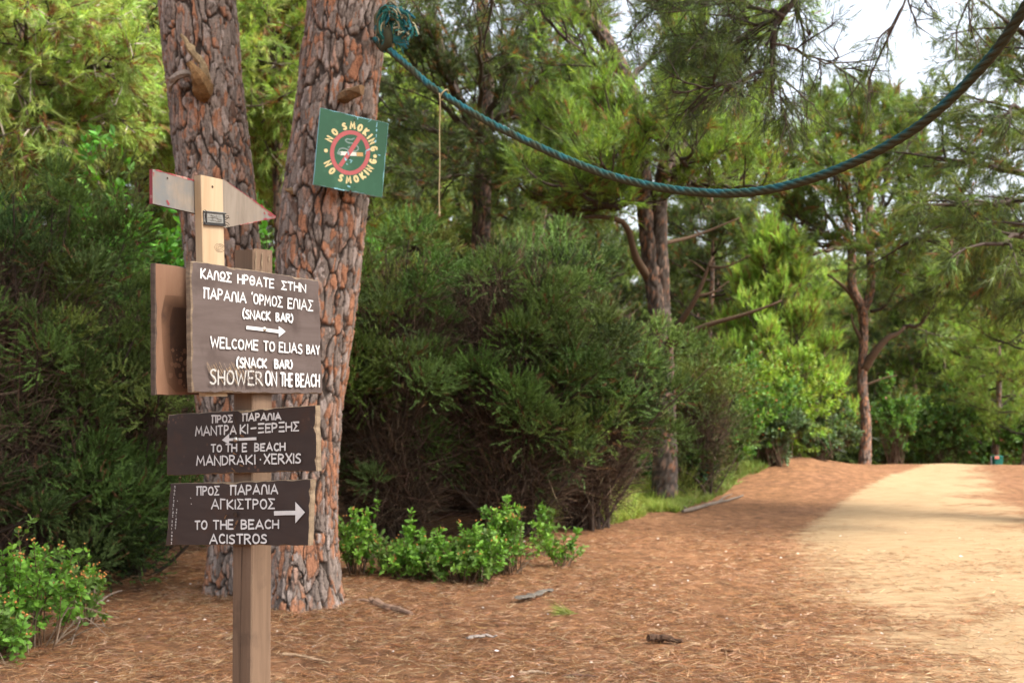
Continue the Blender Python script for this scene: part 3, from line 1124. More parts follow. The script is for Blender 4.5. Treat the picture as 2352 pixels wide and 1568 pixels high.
brk2.stroke(np.stack([-0.04 + 0.002 * np.sin(zz * 7), zz], 1), 0.0016, jit=0.4)
mb.build("post", [M_post, M_rust, M_edgeL], pole_root, O0)

c1 = lambda x, y: (560 + x / 2.8, 620 + y / 2.8)
c2 = lambda x, y: (580 + x / 2.704, 1020 + y / 2.704)
c3 = lambda x, y: (620 + x / 2.45, 1580 + y / 2.45)

# welcome board on the right face
TH = 0.021
p1 = plR.off(TH)
mb = MB()
quad = [p1.hit(*c2(*q)) for q in ((492, 55), (1883, 272), (1926, 1503), (508, 1492))]
board(mb, p1, quad, TH - 0.0005, 5, (0, 1), 0.008, 34, 0.003)
br = Brush(mb, p1, 2, 11)
W1 = 0.0053
br.line([("KAΛΩΣ", 605, 930), ("HPΘATE", 1003, 1390), ("ΣTHN", 1474, 1732)], (597, 150, 1735, 316), (597, 248, 1735, 402), W1, c2)
br.line([("ΠAPAΛIA", 632, 1085), ("΄OPMOΣ", 1150, 1476), ("EΛIAΣ", 1541, 1808)], (625, 358, 1815, 500), (625, 462, 1815, 602), W1, c2)
br.line([("(SNACK", 1050, 1345), ("BAR)", 1408, 1588)], (1045, 592, 1590, 645), (1045, 682, 1590, 726), 0.0058, c2)
br.arrow((1085, 783), (1442, 828), [(1435, 768), (1436, 887), (1510, 826)], 0.0105, c2)
br.line([("WELCOME", 702, 1210), ("TO", 1272, 1388), ("ELIAS", 1442, 1686), ("BAY", 1738, 1872)], (697, 885, 1875, 982), (697, 994, 1875, 1074), W1, c2)
br.line([("(SNACK", 980, 1300), ("BAR)", 1388, 1575)], (975, 1104, 1580, 1142), (975, 1212, 1580, 1226), 0.0064, c2)
br.line([("ON", 1288, 1405), ("THE", 1452, 1578), ("BEACH", 1616, 1868)], (675, 1235, 1872, 1298), (675, 1392, 1872, 1424), 0.0064, c2)
br.mat = 4
rs = np.random.default_rng(8)
for i in range(34):
    x0 = 640 + 560 * rs.random()
    y0 = 1150 + 90 * rs.random()
    ln = 60 + 150 * rs.random()
    br.stroke(np.array([p1.hit(*c2(x0, y0)), p1.hit(*c2(x0 + ln * 0.22, y0 + ln * 0.5)), p1.hit(*c2(x0 + ln * 0.5, y0 + ln))]), 0.0011 + 0.0008 * rs.random(), jit=0.3)
br.mat = 3
br.line([("SHOWER", 682, 1245)], (675, 1238, 1872, 1290), (675, 1392, 1872, 1424), 0.0058, c2)
sb = mb.build("sign_board", [M_signA, M_edge, M_white, M_greyw, M_scrat], pole_root, O0)
tag(sb, "large brown board welcoming to Elias Bay")
mb = MB()
dome(mb, p1.off(0.002), p1.hit(*c2(1283, 800)), 0.0075, 0.006)
mb.build("bolt", M_steel, sb, (0, 0, 0)).location = -Vector(O0.tolist())

# pale plank and arrow board on the same side
mb = MB()
q = [plR.hit(*c1(*k)) for k in ((683, 222), (930, 272), (962, 1240), (705, 1190))]
uL, uR = q[0][0], q[1][0]
uC, uW = (uL + uR) / 2, (uR - uL) / 2
zt, zb = plR.hit(*c1(683, 222))[1], plR.hit(813, 1585)[1]
PT = 0.03
ax = np.stack([tR, -nR, np.array([0, 0, 1.0])])
lean_u = q[3][0] - q[0][0]
V0 = len(mb.V)
box(mb, plR.xyz([[uC, (zt + zb) / 2]], -PT / 2)[0], ax, (uW, PT / 2, (zt - zb) / 2), (0.5, 0.5, 0.5), 0, 0.002)
V = mb.V[0]
V += np.outer((V[:, 2] - zt) / (zb - zt) * lean_u * (zt - zb) / (q[0][1] - q[3][1]), tR)
bq = Brush(mb, plR, 1, 4)
hp = plR.hit(*c1(810, 357))
bq.poly([hp + 0.0042 * np.array([math.cos(a), math.sin(a)]) for a in np.linspace(0, 6.283, 9)[:-1]])
kn = plR.hit(*c1(890, 1040))
bq.mat = 2
for rr in (0.018, 0.012, 0.006):
    a = np.linspace(0, 2 * math.pi, 15)[:-1]
    bq.stroke(np.stack([kn[0] + rr * 1.15 * np.cos(a), kn[1] + rr * 0.7 * np.sin(a)], 1), 0.0014, True, 0.3)
pk = mb.build("plank", [M_fresh, M_rust, M_edgeL], pole_root, O0)
tag(pk, "fresh pale plank above the brown boards")

pa = plR.off(-PT - 0.001)
mb = MB()
out = [pa.hit(*c1(*k)) for k in ((140, 158), (640, 292), (938, 275), (1528, 700), (952, 815), (648, 660), (142, 545))]
n = len(out)
Vf = pa.xyz(out, 0)
Vb = pa.xyz(out, -0.013)
idx = np.arange(n)
nx = (idx + 1) % n
fr = np.array([[0, 1, 5, 6]]) if True else None
f1_, f2_, f3_ = np.array([[0, 1, 5, 6]]), np.array([[1, 2, 4, 5]]), np.array([[2, 3, 4]])
sgn = np.dot(np.cross(Vf[1] - Vf[0], Vf[5] - Vf[0]), pa.N) < 0
fl = (lambda f: f[:, ::-1]) if sgn else (lambda f: f)
mb.add(np.concatenate([Vf, Vb]), [fl(f1_), fl(f2_), fl(f3_), fl(f1_)[:, ::-1] + n, fl(f2_)[:, ::-1] + n, fl(f3_)[:, ::-1] + n], (0.5,) * 3, 0)
sd = np.stack([idx, n + idx, n + nx, nx], 1)
mb.P.append((fl(sd[:3]), 1, False))
mb.P.append((fl(sd[3:6]), 3, False))
mb.P.append((fl(sd[6:]), 1, False))
ba = Brush(mb, pa, 1, 6)
ba.k = 4
for A, B, w in (((180, 170), (640, 297), 0.0030), ((420, 234), (610, 290), 0.004), ((946, 281), (1240, 486), 0.0015), ((1240, 486), (1515, 690), 0.004), ((1120, 782), (1510, 706), 0.0025), ((150, 200), (150, 235), 0.004), ((300, 512), (322, 556), 0.007), ((1385, 640), (1400, 665), 0.005), ((1430, 660), (1490, 695), 0.005), ((1378, 718), (1420, 712), 0.004)):
    a_, b_ = pa.hit(*c1(*A)), pa.hit(*c1(*B))
    t = np.linspace(0, 1, 12)[:, None]
    ba.stroke(a_ + (b_ - a_) * t, w, jit=0.45)
ba.mat = 2
hp = pa.hit(*c1(305, 260))
ba.poly([hp + 0.003 * np.array([math.cos(a), math.sin(a)]) for a in np.linspace(0, 6.283, 9)[:-1]])
tag(mb.build("arrow_board", [M_grey, M_red, M_rust, M_edgeD], pole_root, O0), "weathered grey arrow with red edges pointing right")

# strap across the plank
mb = MB()
ps = plR.off(0.0015)
sq = [ps.hit(*c1(*k)) for k in ((708, 618), (945, 640), (948, 800), (712, 775))]
cu = (sq[0] + sq[2]) / 2
hw, hh = abs(sq[1][0] - sq[0][0]) / 2, abs(sq[0][1] - sq[3][1]) / 2
sl = (sq[1] - sq[0]) / np.hypot(*(sq[1] - sq[0]))
axs = np.stack([ps.U * sl[0] + ps.V * sl[1], -ps.N, -ps.U * sl[1] + ps.V * sl[0]])
box(mb, ps.xyz([cu], 0.001)[0], axs, (hw, 0.0022, hh), mat=0)
for oz in (hh * 0.80, -hh * 0.74, -hh * 0.98):
    box(mb, ps.xyz([cu], 0.0035)[0] + axs[2] * oz + axs[0] * hw * 0.03 * oz / hh, axs, (hw * (1.0 + 0.05 * (oz > 0)), 0.0022, hh * 0.075), mat=1)
for ox in (-hw * 0.84, hw * 0.86):
    box(mb, ps.xyz([cu], 0.0042)[0] + axs[0] * ox, axs, (hw * 0.045, 0.0022, hh * 0.66), mat=1)
bs = Brush(mb, Plane(ps.xyz([cu], 0.0036)[0], axs[0], ps.N), 2, 9)
for x0, y0, x1, y1 in ((-.3, .5, -.15, -.5), (-.7, .1, .7, -.12), (.1, .5, .35, -.5), (-.6, -.3, .6, -.42), (-.5, .4, .1, .1)):
    t = np.linspace(0, 1, 7)[:, None]
    p = np.array([x0 * hw, y0 * hh]) + t * np.array([(x1 - x0) * hw, (y1 - y0) * hh])
    p += bs.rng.standard_normal(p.shape) * 0.001
    bs.stroke(p, 0.0011)
rw = np.random.default_rng(2)
for k in range(9):
    sx, sz = rw.choice([-1, 1]), rw.uniform(-1, 1)
    a_ = ps.xyz([cu], 0.005)[0] + axs[0] * hw * sx * 0.9 + axs[2] * hh * sz
    e_ = a_ + axs[0] * sx * rw.uniform(0.004, 0.014) + axs[2] * rw.uniform(-0.012, 0.012) + ps.N * rw.uniform(0.002, 0.008)
    tube(mb, smooth_path(np.array([a_, (a_ + e_) / 2 + ps.N * 0.006, e_]), 6), 0.0009, 4, mat=2)
mb.build("strap", [M_strap, M_black, M_rust], pole_root, O0)

# board behind the post
pb = plR.off(-SL - 0.001)
mb = MB()
quad = [pb.hit(*c2(110, 85)), None, None, pb.hit(*c2(112, 1517))]
rb = pb.hit(1201, 1586)
lt = quad[0]
rt = np.array([rb[0], lt[1]])
rb = np.array([rb[0], quad[3][1] + 0.004])
board(mb, pb, [quad[0], rt, rb, quad[3]], 0.02, 9, (0, 1), 0.006, 30, 0.002)
bb = Brush(mb, pb, 2, 5)
rs = np.random.default_rng(4)
# shade behind the front board painted as darker patches with a straight top
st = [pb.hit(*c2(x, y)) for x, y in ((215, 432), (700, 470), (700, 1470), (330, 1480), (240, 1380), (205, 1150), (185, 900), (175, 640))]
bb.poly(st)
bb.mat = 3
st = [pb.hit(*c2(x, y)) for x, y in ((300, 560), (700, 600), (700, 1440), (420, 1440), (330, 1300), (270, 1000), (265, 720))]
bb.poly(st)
bb.mat = 0
for i in range(26):
    cxy = pb.hit(*c2(270 + 200 * rs.random(), 1010 + 430 * rs.random()))
    r_ = 0.002 + 0.007 * rs.random() ** 2
    bb.poly([cxy + r_ * (0.8 + 0.4 * rs.random()) * np.array([math.cos(a), math.sin(a)]) for a in np.linspace(0, 6.283, 9)[:-1]])
M_back2 = wood_mat("board_shade", (0.085, 0.042, 0.024), (0.125, 0.066, 0.038), (0.05, 0.026, 0.016), (14, 14, 3), 0.6, stain_scale=9, stain_lo=0.52, bump=0.1)
M_back3 = wood_mat("board_deep_shade", (0.04, 0.022, 0.014), (0.075, 0.038, 0.022), (0.03, 0.017, 0.012), (14, 14, 3), 0.6, stain_scale=9, stain_lo=0.5, bump=0.1)
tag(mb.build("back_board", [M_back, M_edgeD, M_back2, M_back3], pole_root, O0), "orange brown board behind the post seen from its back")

# the two lower boards on the left face
p2 = plL.off(0.020)
mb = MB()
quad = [p2.hit(*c3(*k)) for k in ((116, 190), (1578, 98), (1592, 744), (110, 788))]
board(mb, p2, quad, 0.0195, 15, (0, 1), 0.009, 36, 0.003)
br = Brush(mb, p2, 2, 31)
W2 = 0.0052
br.line([("ΠPOΣ", 560, 760), ("ΠAPAΛIA", 862, 1236)], (553, 202, 1240, 174), (553, 270, 1240, 236), 0.0054, c3)
br.line([("MANTPA", 402, 800), ("KI", 842, 915), ("-", 945, 998), ("ΞEPΞHΣ", 1018, 1416)], (395, 314, 1420, 264), (395, 398, 1420, 346), W2, c3)
br.line([("TO", 560, 660), ("TH", 702, 806), ("E", 864, 906), ("BEACH", 986, 1282)], (553, 484, 1285, 466), (553, 556, 1285, 538), W2, c3)
br.line([("MANDRA", 418, 882), ("KI", 906, 990), ("·", 1040, 1048), ("XERXIS", 1082, 1440)], (410, 602, 1445, 570), (410, 686, 1445, 662), W2, c3)
br.arrow((1006, 424), (735, 434), [(740, 374), (738, 480), (668, 438)], 0.0085, c3)
br.mat = 3
zc = np.array([(790, 158), (800, 230), (812, 300), (822, 380), (828, 460), (836, 560), (842, 650), (850, 765)])
br.stroke(np.array([p2.hit(*c3(x + (-6 if i % 2 else 4), y)) for i, (x, y) in enumerate(zc)]), 0.0030, jit=0.4)
for x, y, a in ((780, 730, 0.9), (795, 575, 0.3), (865, 400, 0.2), (860, 690, 0.2)):
    br.mat = 4
    br.stroke(np.array([p2.hit(*c3(x - 14, y - 8 - 8 * a)), p2.hit(*c3(x, y)), p2.hit(*c3(x + 16, y + 12 * a))]), 0.004, jit=0.4)
M_ruststain = wood_mat("rust_stain", (0.10, 0.05, 0.025), (0.16, 0.085, 0.04), None, (60, 60, 60), 0.9)
sb = mb.build("sign_board", [M_signS, M_edgeL, M_greyw if False else M_white, M_rust, M_ruststain], pole_root, O0)
tag(sb, "speckled dark board with an arrow pointing left to Mandraki Xerxis")
mb = MB()
dome(mb, p2.off(0.002), p2.hit(*c3(798, 434)), 0.0085, 0.007)
mb.build("bolt", M_steel, sb, (0, 0, 0)).location = -Vector(O0.tolist())

p3 = plL.off(0.0205)
mb = MB()
quad = [p3.hit(*c3(*k)) for k in ((146, 866), (1533, 822), (1509, 1474), (102, 1467))]
board(mb, p3, quad, 0.02, 25, (0, 1), 0.008, 36, 0.003)
br = Brush(mb, p3, 2, 37)
br.line([("ΠPOΣ", 412, 630), ("ΠAPAΛIA", 742, 1206)], (405, 896, 1210, 874), (405, 978, 1210, 964), W2, c3)
br.line([("AΓKIΣTPOΣ", 558, 1176)], (553, 1022, 1180, 1018), (553, 1112, 1180, 1110), W2, c3)
br.line([("TO", 396, 515), ("THE", 576, 772), ("BEACH", 854, 1218)], (390, 1226, 1222, 1222), (390, 1312, 1222, 1302), W2 * 1.05, c3)
br.line([("ACISTROS", 546, 1104)], (540, 1362, 1110, 1360), (540, 1450, 1110, 1448), W2 * 1.05, c3)
br.arrow((1175, 1155), (1388, 1150), [(1384, 1042), (1384, 1252), (1478, 1144)], 0.013, c3)
# tiny lettering running down the left edge
br.mat = 2
rs = np.random.default_rng(77)
for txt, xa, ya, xb, yb, s in (("ΠOΛITEIAΣ", 205, 898, 186, 1180, 14), ("ΣKIAΘOY", 225, 1120, 212, 1300, 11), ("ΣKIAΘOΣ", 182, 1235, 176, 1445, 12)):
    for i, ch in enumerate(txt):
        t = i / (len(txt) - 1)
        ox, oy = xa + (xb - xa) * t, ya + (yb - ya) * t
        for stp in GL[ch][1]:
            pts = [p3.hit(*c3(ox - s * 0.4 + gx_ * s * 1.3, oy - (gy - 0.5) * s * 1.5)) for gx_, gy in stp]
            cl = len(stp) > 3 and stp[0] == stp[-1]
            br.stroke(np.array(pts[:-1] if cl else pts), 0.0014, cl, 0.2)
for x, y in ((362, 1002), (368, 1060), (232, 1030)):
    br.stroke(np.array([p3.hit(*c3(x, y)), p3.hit(*c3(x + 3, y + 7))]), 0.002)
br.mat = 3
for x, y, r_ in ((797, 1167, 0.0085), (708, 1170, 0.004), (800, 1265, 0.0045)):
    cuv = p3.hit(*c3(x, y))
    br.poly([cuv + r_ * (0.9 + 0.2 * rs.random()) * np.array([math.cos(a), math.sin(a)]) for a in np.linspace(0, 6.283, 13)[:-1]])
br.mat = 4
for x, y in ((815, 1240), (795, 1290), (705, 1185)):
    br.stroke(np.array([p3.hit(*c3(x + 10, y - 14)), p3.hit(*c3(x, y)), p3.hit(*c3(x - 8, y + 18))]), 0.005, jit=0.4)
tag(mb.build("sign_board", [M_signB, M_edgeL, M_white, M_rust, M_ruststain], pole_root, O0), "dark board with an arrow pointing right to Acistros beach")

# ----------------------------------------------------------------- no smoking sign on the right stem
c4 = lambda x, y: (1180 + x / 3.564, 380 + y / 3.564)
AN = math.radians(20)
po = at(1405, 612, 7.46, 4096)
png = Plane(po, (math.cos(AN), math.sin(AN), 0), (math.sin(AN), -math.cos(AN), 0))
M_green = wood_mat("green_painted_sheet", (0.017, 0.080, 0.037), (0.024, 0.10, 0.048), (0.045, 0.14, 0.075), (5, 5, 5), 0.45, stain_scale=4, stain_lo=0.55, bump=0.05)
M_cream = paint_mat("cream_lettering", (0.72, 0.58, 0.27), (0.45, 0.36, 0.17), 0.7)
M_ringred = paint_mat("faded_red_ring", (0.42, 0.085, 0.085), (0.30, 0.06, 0.06), 0.6)
M_smoke = paint_mat("grey_smoke_drawing", (0.20, 0.27, 0.24), (0.05, 0.16, 0.08), 0.58)
M_cig = paint_mat("white_cigarette", (0.72, 0.70, 0.60), (0.5, 0.5, 0.45), 0.7)
M_filter = paint_mat("tan_filter", (0.50, 0.30, 0.10), (0.35, 0.2, 0.07), 0.7)
M_flake = paint_mat("pale_blue_flakes", (0.22, 0.48, 0.55), (0.10, 0.30, 0.28), 0.6)
mb = MB()
quad = [png.hit(*c4(*k)) for k in ((360, 180), (1335, 405), (1245, 1462), (256, 1277))]
board(mb, png, quad, 0.012, 45, (0, 1), 0.006, 26, 0.003)
br = Brush(mb, png, 2, 51)
cx, cy_, rx, ry, tl = 785, 824, 257, 290, math.radians(4)


def el(ang, k=1.0):
    """pixel on the ring's ellipse at an angle (degrees, anticlockwise), k = radius factor"""
    a = math.radians(ang)
    x, y = rx * k * math.cos(a), -ry * k * math.sin(a)
    return cx + x * math.cos(tl) - y * math.sin(tl), cy_ + x * math.sin(tl) + y * math.cos(tl)


ring = np.array([png.hit(*c4(*el(a))) for a in np.linspace(0, 360, 41)[:-1]])
br.mat = 3
br.stroke(ring, 0.027, True, 0.03)
br.mat = 4
for sw in ([(620, 800), (640, 765), (690, 758), (740, 775), (775, 800)], [(845, 620), (800, 640), (740, 625), (715, 645), (745, 680), (820, 690)], [(870, 720), (905, 745), (900, 785), (860, 805), (800, 800)], [(760, 748), (780, 738)]):
    p = np.array([png.hit(*c4(*q)) for q in sw])
    br.stroke(chaikin(p, False) if len(p) > 2 else p, 0.0085, jit=0.15)
br.mat = 5
br.stroke(np.array([png.hit(*c4(*q)) for q in ((645, 832), (755, 838), (875, 845))]), 0.025, jit=0.02, cap=False)
br.mat = 6
br.stroke(np.array([png.hit(*c4(*q)) for q in ((878, 846), (970, 850))]), 0.025, jit=0.02, cap=False)
br.mat = 4
br.stroke(np.array([png.hit(*c4(*q)) for q in ((612, 828), (645, 832))]), 0.022, jit=0.1)
br.mat = 3
br.stroke(np.array([png.hit(*c4(*q)) for q in ((928, 590), (785, 810), (640, 1015))]), 0.027, jit=0.02, cap=False)
br.mat = 2
lt = [("N", 153, 0), ("O", 134, 0), ("S", 108, 0), ("M", 88.5, 0), ("O", 70, 0), ("K", 53, 0), ("I", 40, 0), ("N", 28, 0), ("G", 12, 0),
      ("N", 207, 1), ("O", 226, 1), ("S", 252, 1), ("M", 271, 1), ("O", 289, 1), ("K", 306, 1), ("I", 317, 1), ("N", 328, 1), ("G", 345, 1)]
for ch, ang, bot in lt:
    mx_, my_ = el(ang, 1.335)
    a = math.radians(ang)
    upd = np.array([math.cos(a), -math.sin(a)]) * (-1 if bot else 1)
    rtd = np.array([-upd[1], upd[0]])
    hgt, gw = 88, 88
    w0 = GL[ch][0]
    for stp in GL[ch][1]:
        p = []
        for gx_, gy in stp:
            q = np.array([mx_, my_]) + rtd * (gx_ - w0 / 2) * gw * 1.02 + upd * (gy - 0.5) * hgt
            p.append(png.hit(*c4(*q)))
        p = np.array(p)
        cl = len(stp) > 3 and stp[0] == stp[-1]
        if cl:
            p = p[:-1]
        if ch in CURVED and len(stp) >= 5:
            p = chaikin(p, cl)
        br.stroke(p, 0.0125 if ch not in "MN" else 0.0115, cl, 0.04)
for x, y in ((440, 795), (1140, 875)):
    cuv = png.hit(*c4(x, y))
    br.poly([cuv + 0.0125 * np.array([math.cos(a), math.sin(a)]) for a in np.linspace(0, 6.283, 13)[:-1]])
br.mat = 7
rs = np.random.default_rng(12)
for pts in ([(750, 810), (765, 840), (755, 860)], [(715, 900), (725, 930)], [(780, 925), (815, 940), (790, 965)], [(735, 980), (750, 998)], [(1000, 850), (1010, 800), (1070, 772)], [(1170, 395), (1160, 460)], [(1165, 490), (1160, 515)], [(1160, 565), (1152, 615)], [(790, 290), (840, 300)], [(890, 310), (895, 350)], [(1190, 855), (1210, 862)], [(750, 1300), (780, 1310)], [(565, 1330), (700, 1362)], [(1090, 350), (1040, 390)], [(1150, 650), (1140, 672)]):
    br.stroke(np.array([png.hit(*c4(*q)) for q in pts]), 0.005 + 0.003 * rs.random(), jit=0.45)
br.mat = 8
for x, y, r_ in ((845, 358, 0.006), (770, 905, 0.008), (775, 1270, 0.005), (790, 1375, 0.009), (850, 1322, 0.003)):
    cuv = png.hit(*c4(x, y))
    br.poly([cuv + r_ * (0.7 + 0.5 * rs.random()) * np.array([math.cos(a), math.sin(a)]) for a in np.linspace(0, 6.283, 10)[:-1]])
o = mb.build("warning_sign", [M_green, M_flake, M_cream, M_ringred, M_smoke, M_cig, M_filter, M_flake, M_rust], None, po)
tag(o, "square green no smoking sign nailed to the right pine trunk", "sign")

# ----------------------------------------------------------------- rope and string
M_rope = attr_mat("weathered_rope", 0.85, 220, 0.35, 0.6, 0.002, 0.2)
rp = [(820, 70, 8.0), (862, 92, 7.72), (886, 108, 7.55), (940, 155, 7.45), (1010, 212, 7.3), (1160, 300, 7.0), (1400, 403, 6.55), (1640, 444, 6.1), (1850, 415, 5.7), (2080, 310, 5.3), (2250, 160, 5.0), (2352, 22, 4.8), (2480, -190, 4.55), (2560, -330, 4.45), (2740, -560, 4.2), (2960, -800, 3.95)]
RP = smooth_path(np.array([at(*q) for q in rp]), 640)
d, u, v = basis(np.gradient(RP, axis=0))
L = np.concatenate([[0], np.cumsum(np.linalg.norm(np.diff(RP, axis=0), axis=1))])
mb = MB()
TEAL, OLIVE, BLUE = np.array([0.020, 0.105, 0.088]), np.array([0.058, 0.055, 0.028]), np.array([0.016, 0.095, 0.120])
for k in range(4):
    ph = 2 * math.pi * L / 0.21 + k * 1.5708
    C = RP + 0.0118 * (u * np.cos(ph)[:, None] + v * np.sin(ph)[:, None])
    a = np.linspace(0, 2 * math.pi, 9)[:-1]
    # yarns: slight ridges round every strand
    Vv = C[:, None] + (0.0150 + 0.0014 * np.sin(6 * a[None, :] + L[:, None] * 120))[..., None] * (u[:, None] * np.cos(a)[None, :, None] + v[:, None] * np.sin(a)[None, :, None])
    rel = (Vv - RP[:, None])
    Vv = RP[:, None] + rel * 0.93
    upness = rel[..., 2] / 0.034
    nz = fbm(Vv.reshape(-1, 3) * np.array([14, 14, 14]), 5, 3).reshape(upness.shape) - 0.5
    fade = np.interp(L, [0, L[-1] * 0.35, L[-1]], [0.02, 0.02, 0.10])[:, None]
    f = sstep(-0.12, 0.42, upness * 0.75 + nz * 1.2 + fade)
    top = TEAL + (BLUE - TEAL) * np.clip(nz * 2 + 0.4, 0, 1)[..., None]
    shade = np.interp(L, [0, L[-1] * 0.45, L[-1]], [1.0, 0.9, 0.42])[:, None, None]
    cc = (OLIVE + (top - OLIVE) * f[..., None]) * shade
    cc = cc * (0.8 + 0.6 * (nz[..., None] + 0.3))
    m, n = len(RP), 8
    i, j = np.meshgrid(np.arange(m - 1), np.arange(n), indexing='ij')
    q = np.stack([i * n + j, i * n + (j + 1) % n, (i + 1) * n + (j + 1) % n, (i + 1) * n + j], -1).reshape(-1, 4)
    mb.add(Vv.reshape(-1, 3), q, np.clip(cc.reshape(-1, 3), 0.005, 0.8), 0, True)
rb_ = RP[0]
rope = mb.build("rope", M_rope, None, rb_)
tag(rope, "thick twisted teal rope sagging from the pine trunk across the clearing", "rope")
# frayed end: an arch of loose teal fibres above the knot
mb = MB()
rs = np.random.default_rng(3)
arch = np.array([at(*q) for q in [(886, 104, 7.56), (880, 70, 7.56), (884, 38, 7.54), (902, 27, 7.52), (922, 38, 7.5), (934, 62, 7.5), (930, 92, 7.5)]])
for i in range(300):
    st, en = rs.uniform(0, 0.55), rs.uniform(0.45, 1.0)
    P = smooth_path(arch + rs.standard_normal(arch.shape) * 0.013, 18) + rs.standard_normal((18, 3)) * 0.004
    a0, a1 = int(st * 10), int(6 + en * 12)
    P = P[a0:max(a1, a0 + 5)] + rs.standard_normal(3) * 0.014
    P[-1] += rs.standard_normal(3) * 0.02
    c = (TEAL, BLUE, TEAL * 1.5, OLIVE * 1.6, np.array([0.30, 0.27, 0.17]))[rs.integers(5)] * rs.uniform(0.7, 1.5)
    tube(mb, P, rs.uniform(0.004, 0.0095), 4, c, cap=False)
for i in range(60):
    P = smooth_path(np.array([at(886 + rs.normal(0, 3), 108 + rs.normal(0, 4), 7.53), at(900 + rs.normal(0, 4), 95, 7.5), at(915 + rs.normal(0, 5), 85 + rs.normal(0, 8), 7.49), at(930 + rs.normal(0, 5), 95 + rs.normal(0, 12), 7.49)]), 8)
    tube(mb, P, rs.uniform(0.002, 0.005), 4, (TEAL, BLUE, OLIVE)[rs.integers(3)] * rs.uniform(0.7, 1.4), cap=False)
mb.build("frayed_end", M_rope, rope, rb_)
mb = MB()
loop = [at(x, y, dd) for x, y, dd in ((880, 60, 7.62), (890, 75, 7.52), (893, 95, 7.5), (884, 112, 7.55), (872, 100, 7.62))]
tube(mb, smooth_path(np.array(loop), 24), 0.03, 9, OLIVE * 0.7)
mb.build("knot", M_rope, rope, rb_)

mb = MB()
s0 = at(1009, 214, 7.24)
P = [at(1009, 214, 7.24), at(1011, 240, 7.24), at(1009.5, 300, 7.24), at(1010, 380, 7.24), at(1008.5, 450, 7.24), at(1010, 494, 7.24)]
tube(mb, smooth_path(np.array(P), 40), 0.0045, 6, (0.34, 0.27, 0.15))
a = np.linspace(0, 2 * math.pi, 15)
kk = RP[np.argmin(np.linalg.norm(RP - s0, axis=1))]
T = nrm(np.array([0.75, -0.2, -0.62]))
_, ku, kv = basis(T[None])
tube(mb, kk + 0.039 * (ku * np.cos(a)[:, None] + kv * np.sin(a)[:, None]), 0.0055, 6, (0.34, 0.27, 0.15))
tube(mb, [at(1010, 486, 7.24), at(1008, 492, 7.24), at(1010, 497, 7.24)], 0.008, 6, (0.30, 0.24, 0.14))
tag(mb.build("string", M_rope, None, s0), "thin pale string hanging straight down from the teal rope", "string")

# ----------------------------------------------------------------- pines behind
def zg(x, y):
    return float(ground_z(np.array([x]), np.array([y]))[0])


def base_at(px, d):
    x = gx(px, d)
    return np.array([x, d, zg(x, d)])


def stem_px(pts, d):
    C, R = px_path(pts, d)
    return C, R


def limb_px(sx, sy, ex, ey, d, dd=0.0, bend=18, d0=0.0):
    a, b = at(sx, sy, d + d0), at(ex, ey, d + dd)
    m = at((sx + ex) / 2, (sy + ey) / 2 + bend, d + (dd + d0) / 2)
    return np.array([a, m, b])


ROOTS = {}


def pine_from_px(label, d, stems, limbs, cols, seed, nl=0.10, w=0.009, K=14, shoot=0.14, group=None, bark=None, greys=0.75, orange=0.4, ndroop=0.1, dead=0.06, bare=(), dark=1.0, gseg=40, spread=0.9, pale=0.0, tone=0.55):
    pp = PineParts(seed)
    pp.pale = pale
    C, R = stem_px(stems[0], d)
    base = C[0].copy()
    base[2] = zg(base[0], base[1])
    C[0][2] = base[2] - 0.1
    root = thing("pine_tree", base, label, "tree", group)
    bark_tube(pp.wood, C, R, (0.07, 0.2), gseg, 0.035, seed, 0.022, 0.12, orange, None, dark, greys * 0.8, tone)
    for s in stems[1:]:
        C2, R2 = stem_px(s, d)
        bark_tube(pp.wood, C2, R2, (0.07, 0.2), gseg - 8, 0.04, seed + 1, 0.018, 0.0, orange, None, dark, greys * 0.7, tone)
    for L_ in limbs:
        P = limb_px(*L_["p"], d, L_.get("dd", 0.0), L_.get("bend", 18))
        pp.limb(P, L_.get("r", 0.05), L_.get("ns", 9), L_.get("ls", 1.0), L_.get("tw", 5) + 2, L_.get("nt", 5) + 2, L_.get("st", 0.2), L_.get("up", 0.4), L_.get("dr", 0.0))
    for P, r in bare:
        tube(pp.wood, smooth_path(np.array(P), 12), np.linspace(r, r * 0.3, 12), 6, (0.085, 0.055, 0.035))
    pp.finish(root, base, cols, K, shoot, nl, w, spread, ndroop, dead, bark=M_bark)
    return root


def fan(sx, sy, targets, **kw):
    return [dict(p=(sx + (i % 3) * 6 - 6, sy + (i * 13) % 40 - 20, ex, ey), dd=dd, **kw) for i, (ex, ey, dd) in enumerate(targets)]


# middle pine with two stems joining low down
dB = 15.2
limbs = fan(1484, 430, [(1270, 300, 0.5), (1250, 420, -1.2), (1330, 220, 1.0), (1290, 480, 1.5), (1380, 380, -2.0), (1400, 260, -1.0), (1350, 460, -1.0)], r=0.05, ns=9, ls=1.0, up=0.55)
limbs += fan(1520, 400, [(1700, 330, 0.4), (1740, 430, -1.5), (1620, 200, 0.6), (1560, 180, -1.0), (1660, 440, 1.5), (1600, 330, -2.2), (1720, 250, 1.4), (1540, 300, -1.6), (1800, 380, 0.5)], r=0.05, ns=9, ls=1.0, up=0.55)
limbs += fan(1445, 190, [(1330, 60, 1.0), (1540, 60, 1.5), (1250, 40, -0.5)], r=0.05, ns=7, ls=1.0, up=0.2)
limbs += fan(1600, 120, [(1680, 40, -0.5), (1700, 120, 1.0), (1520, 20, 1.0), (1780, 30, 0.4)], r=0.045, ns=7, ls=0.9, up=0.3)
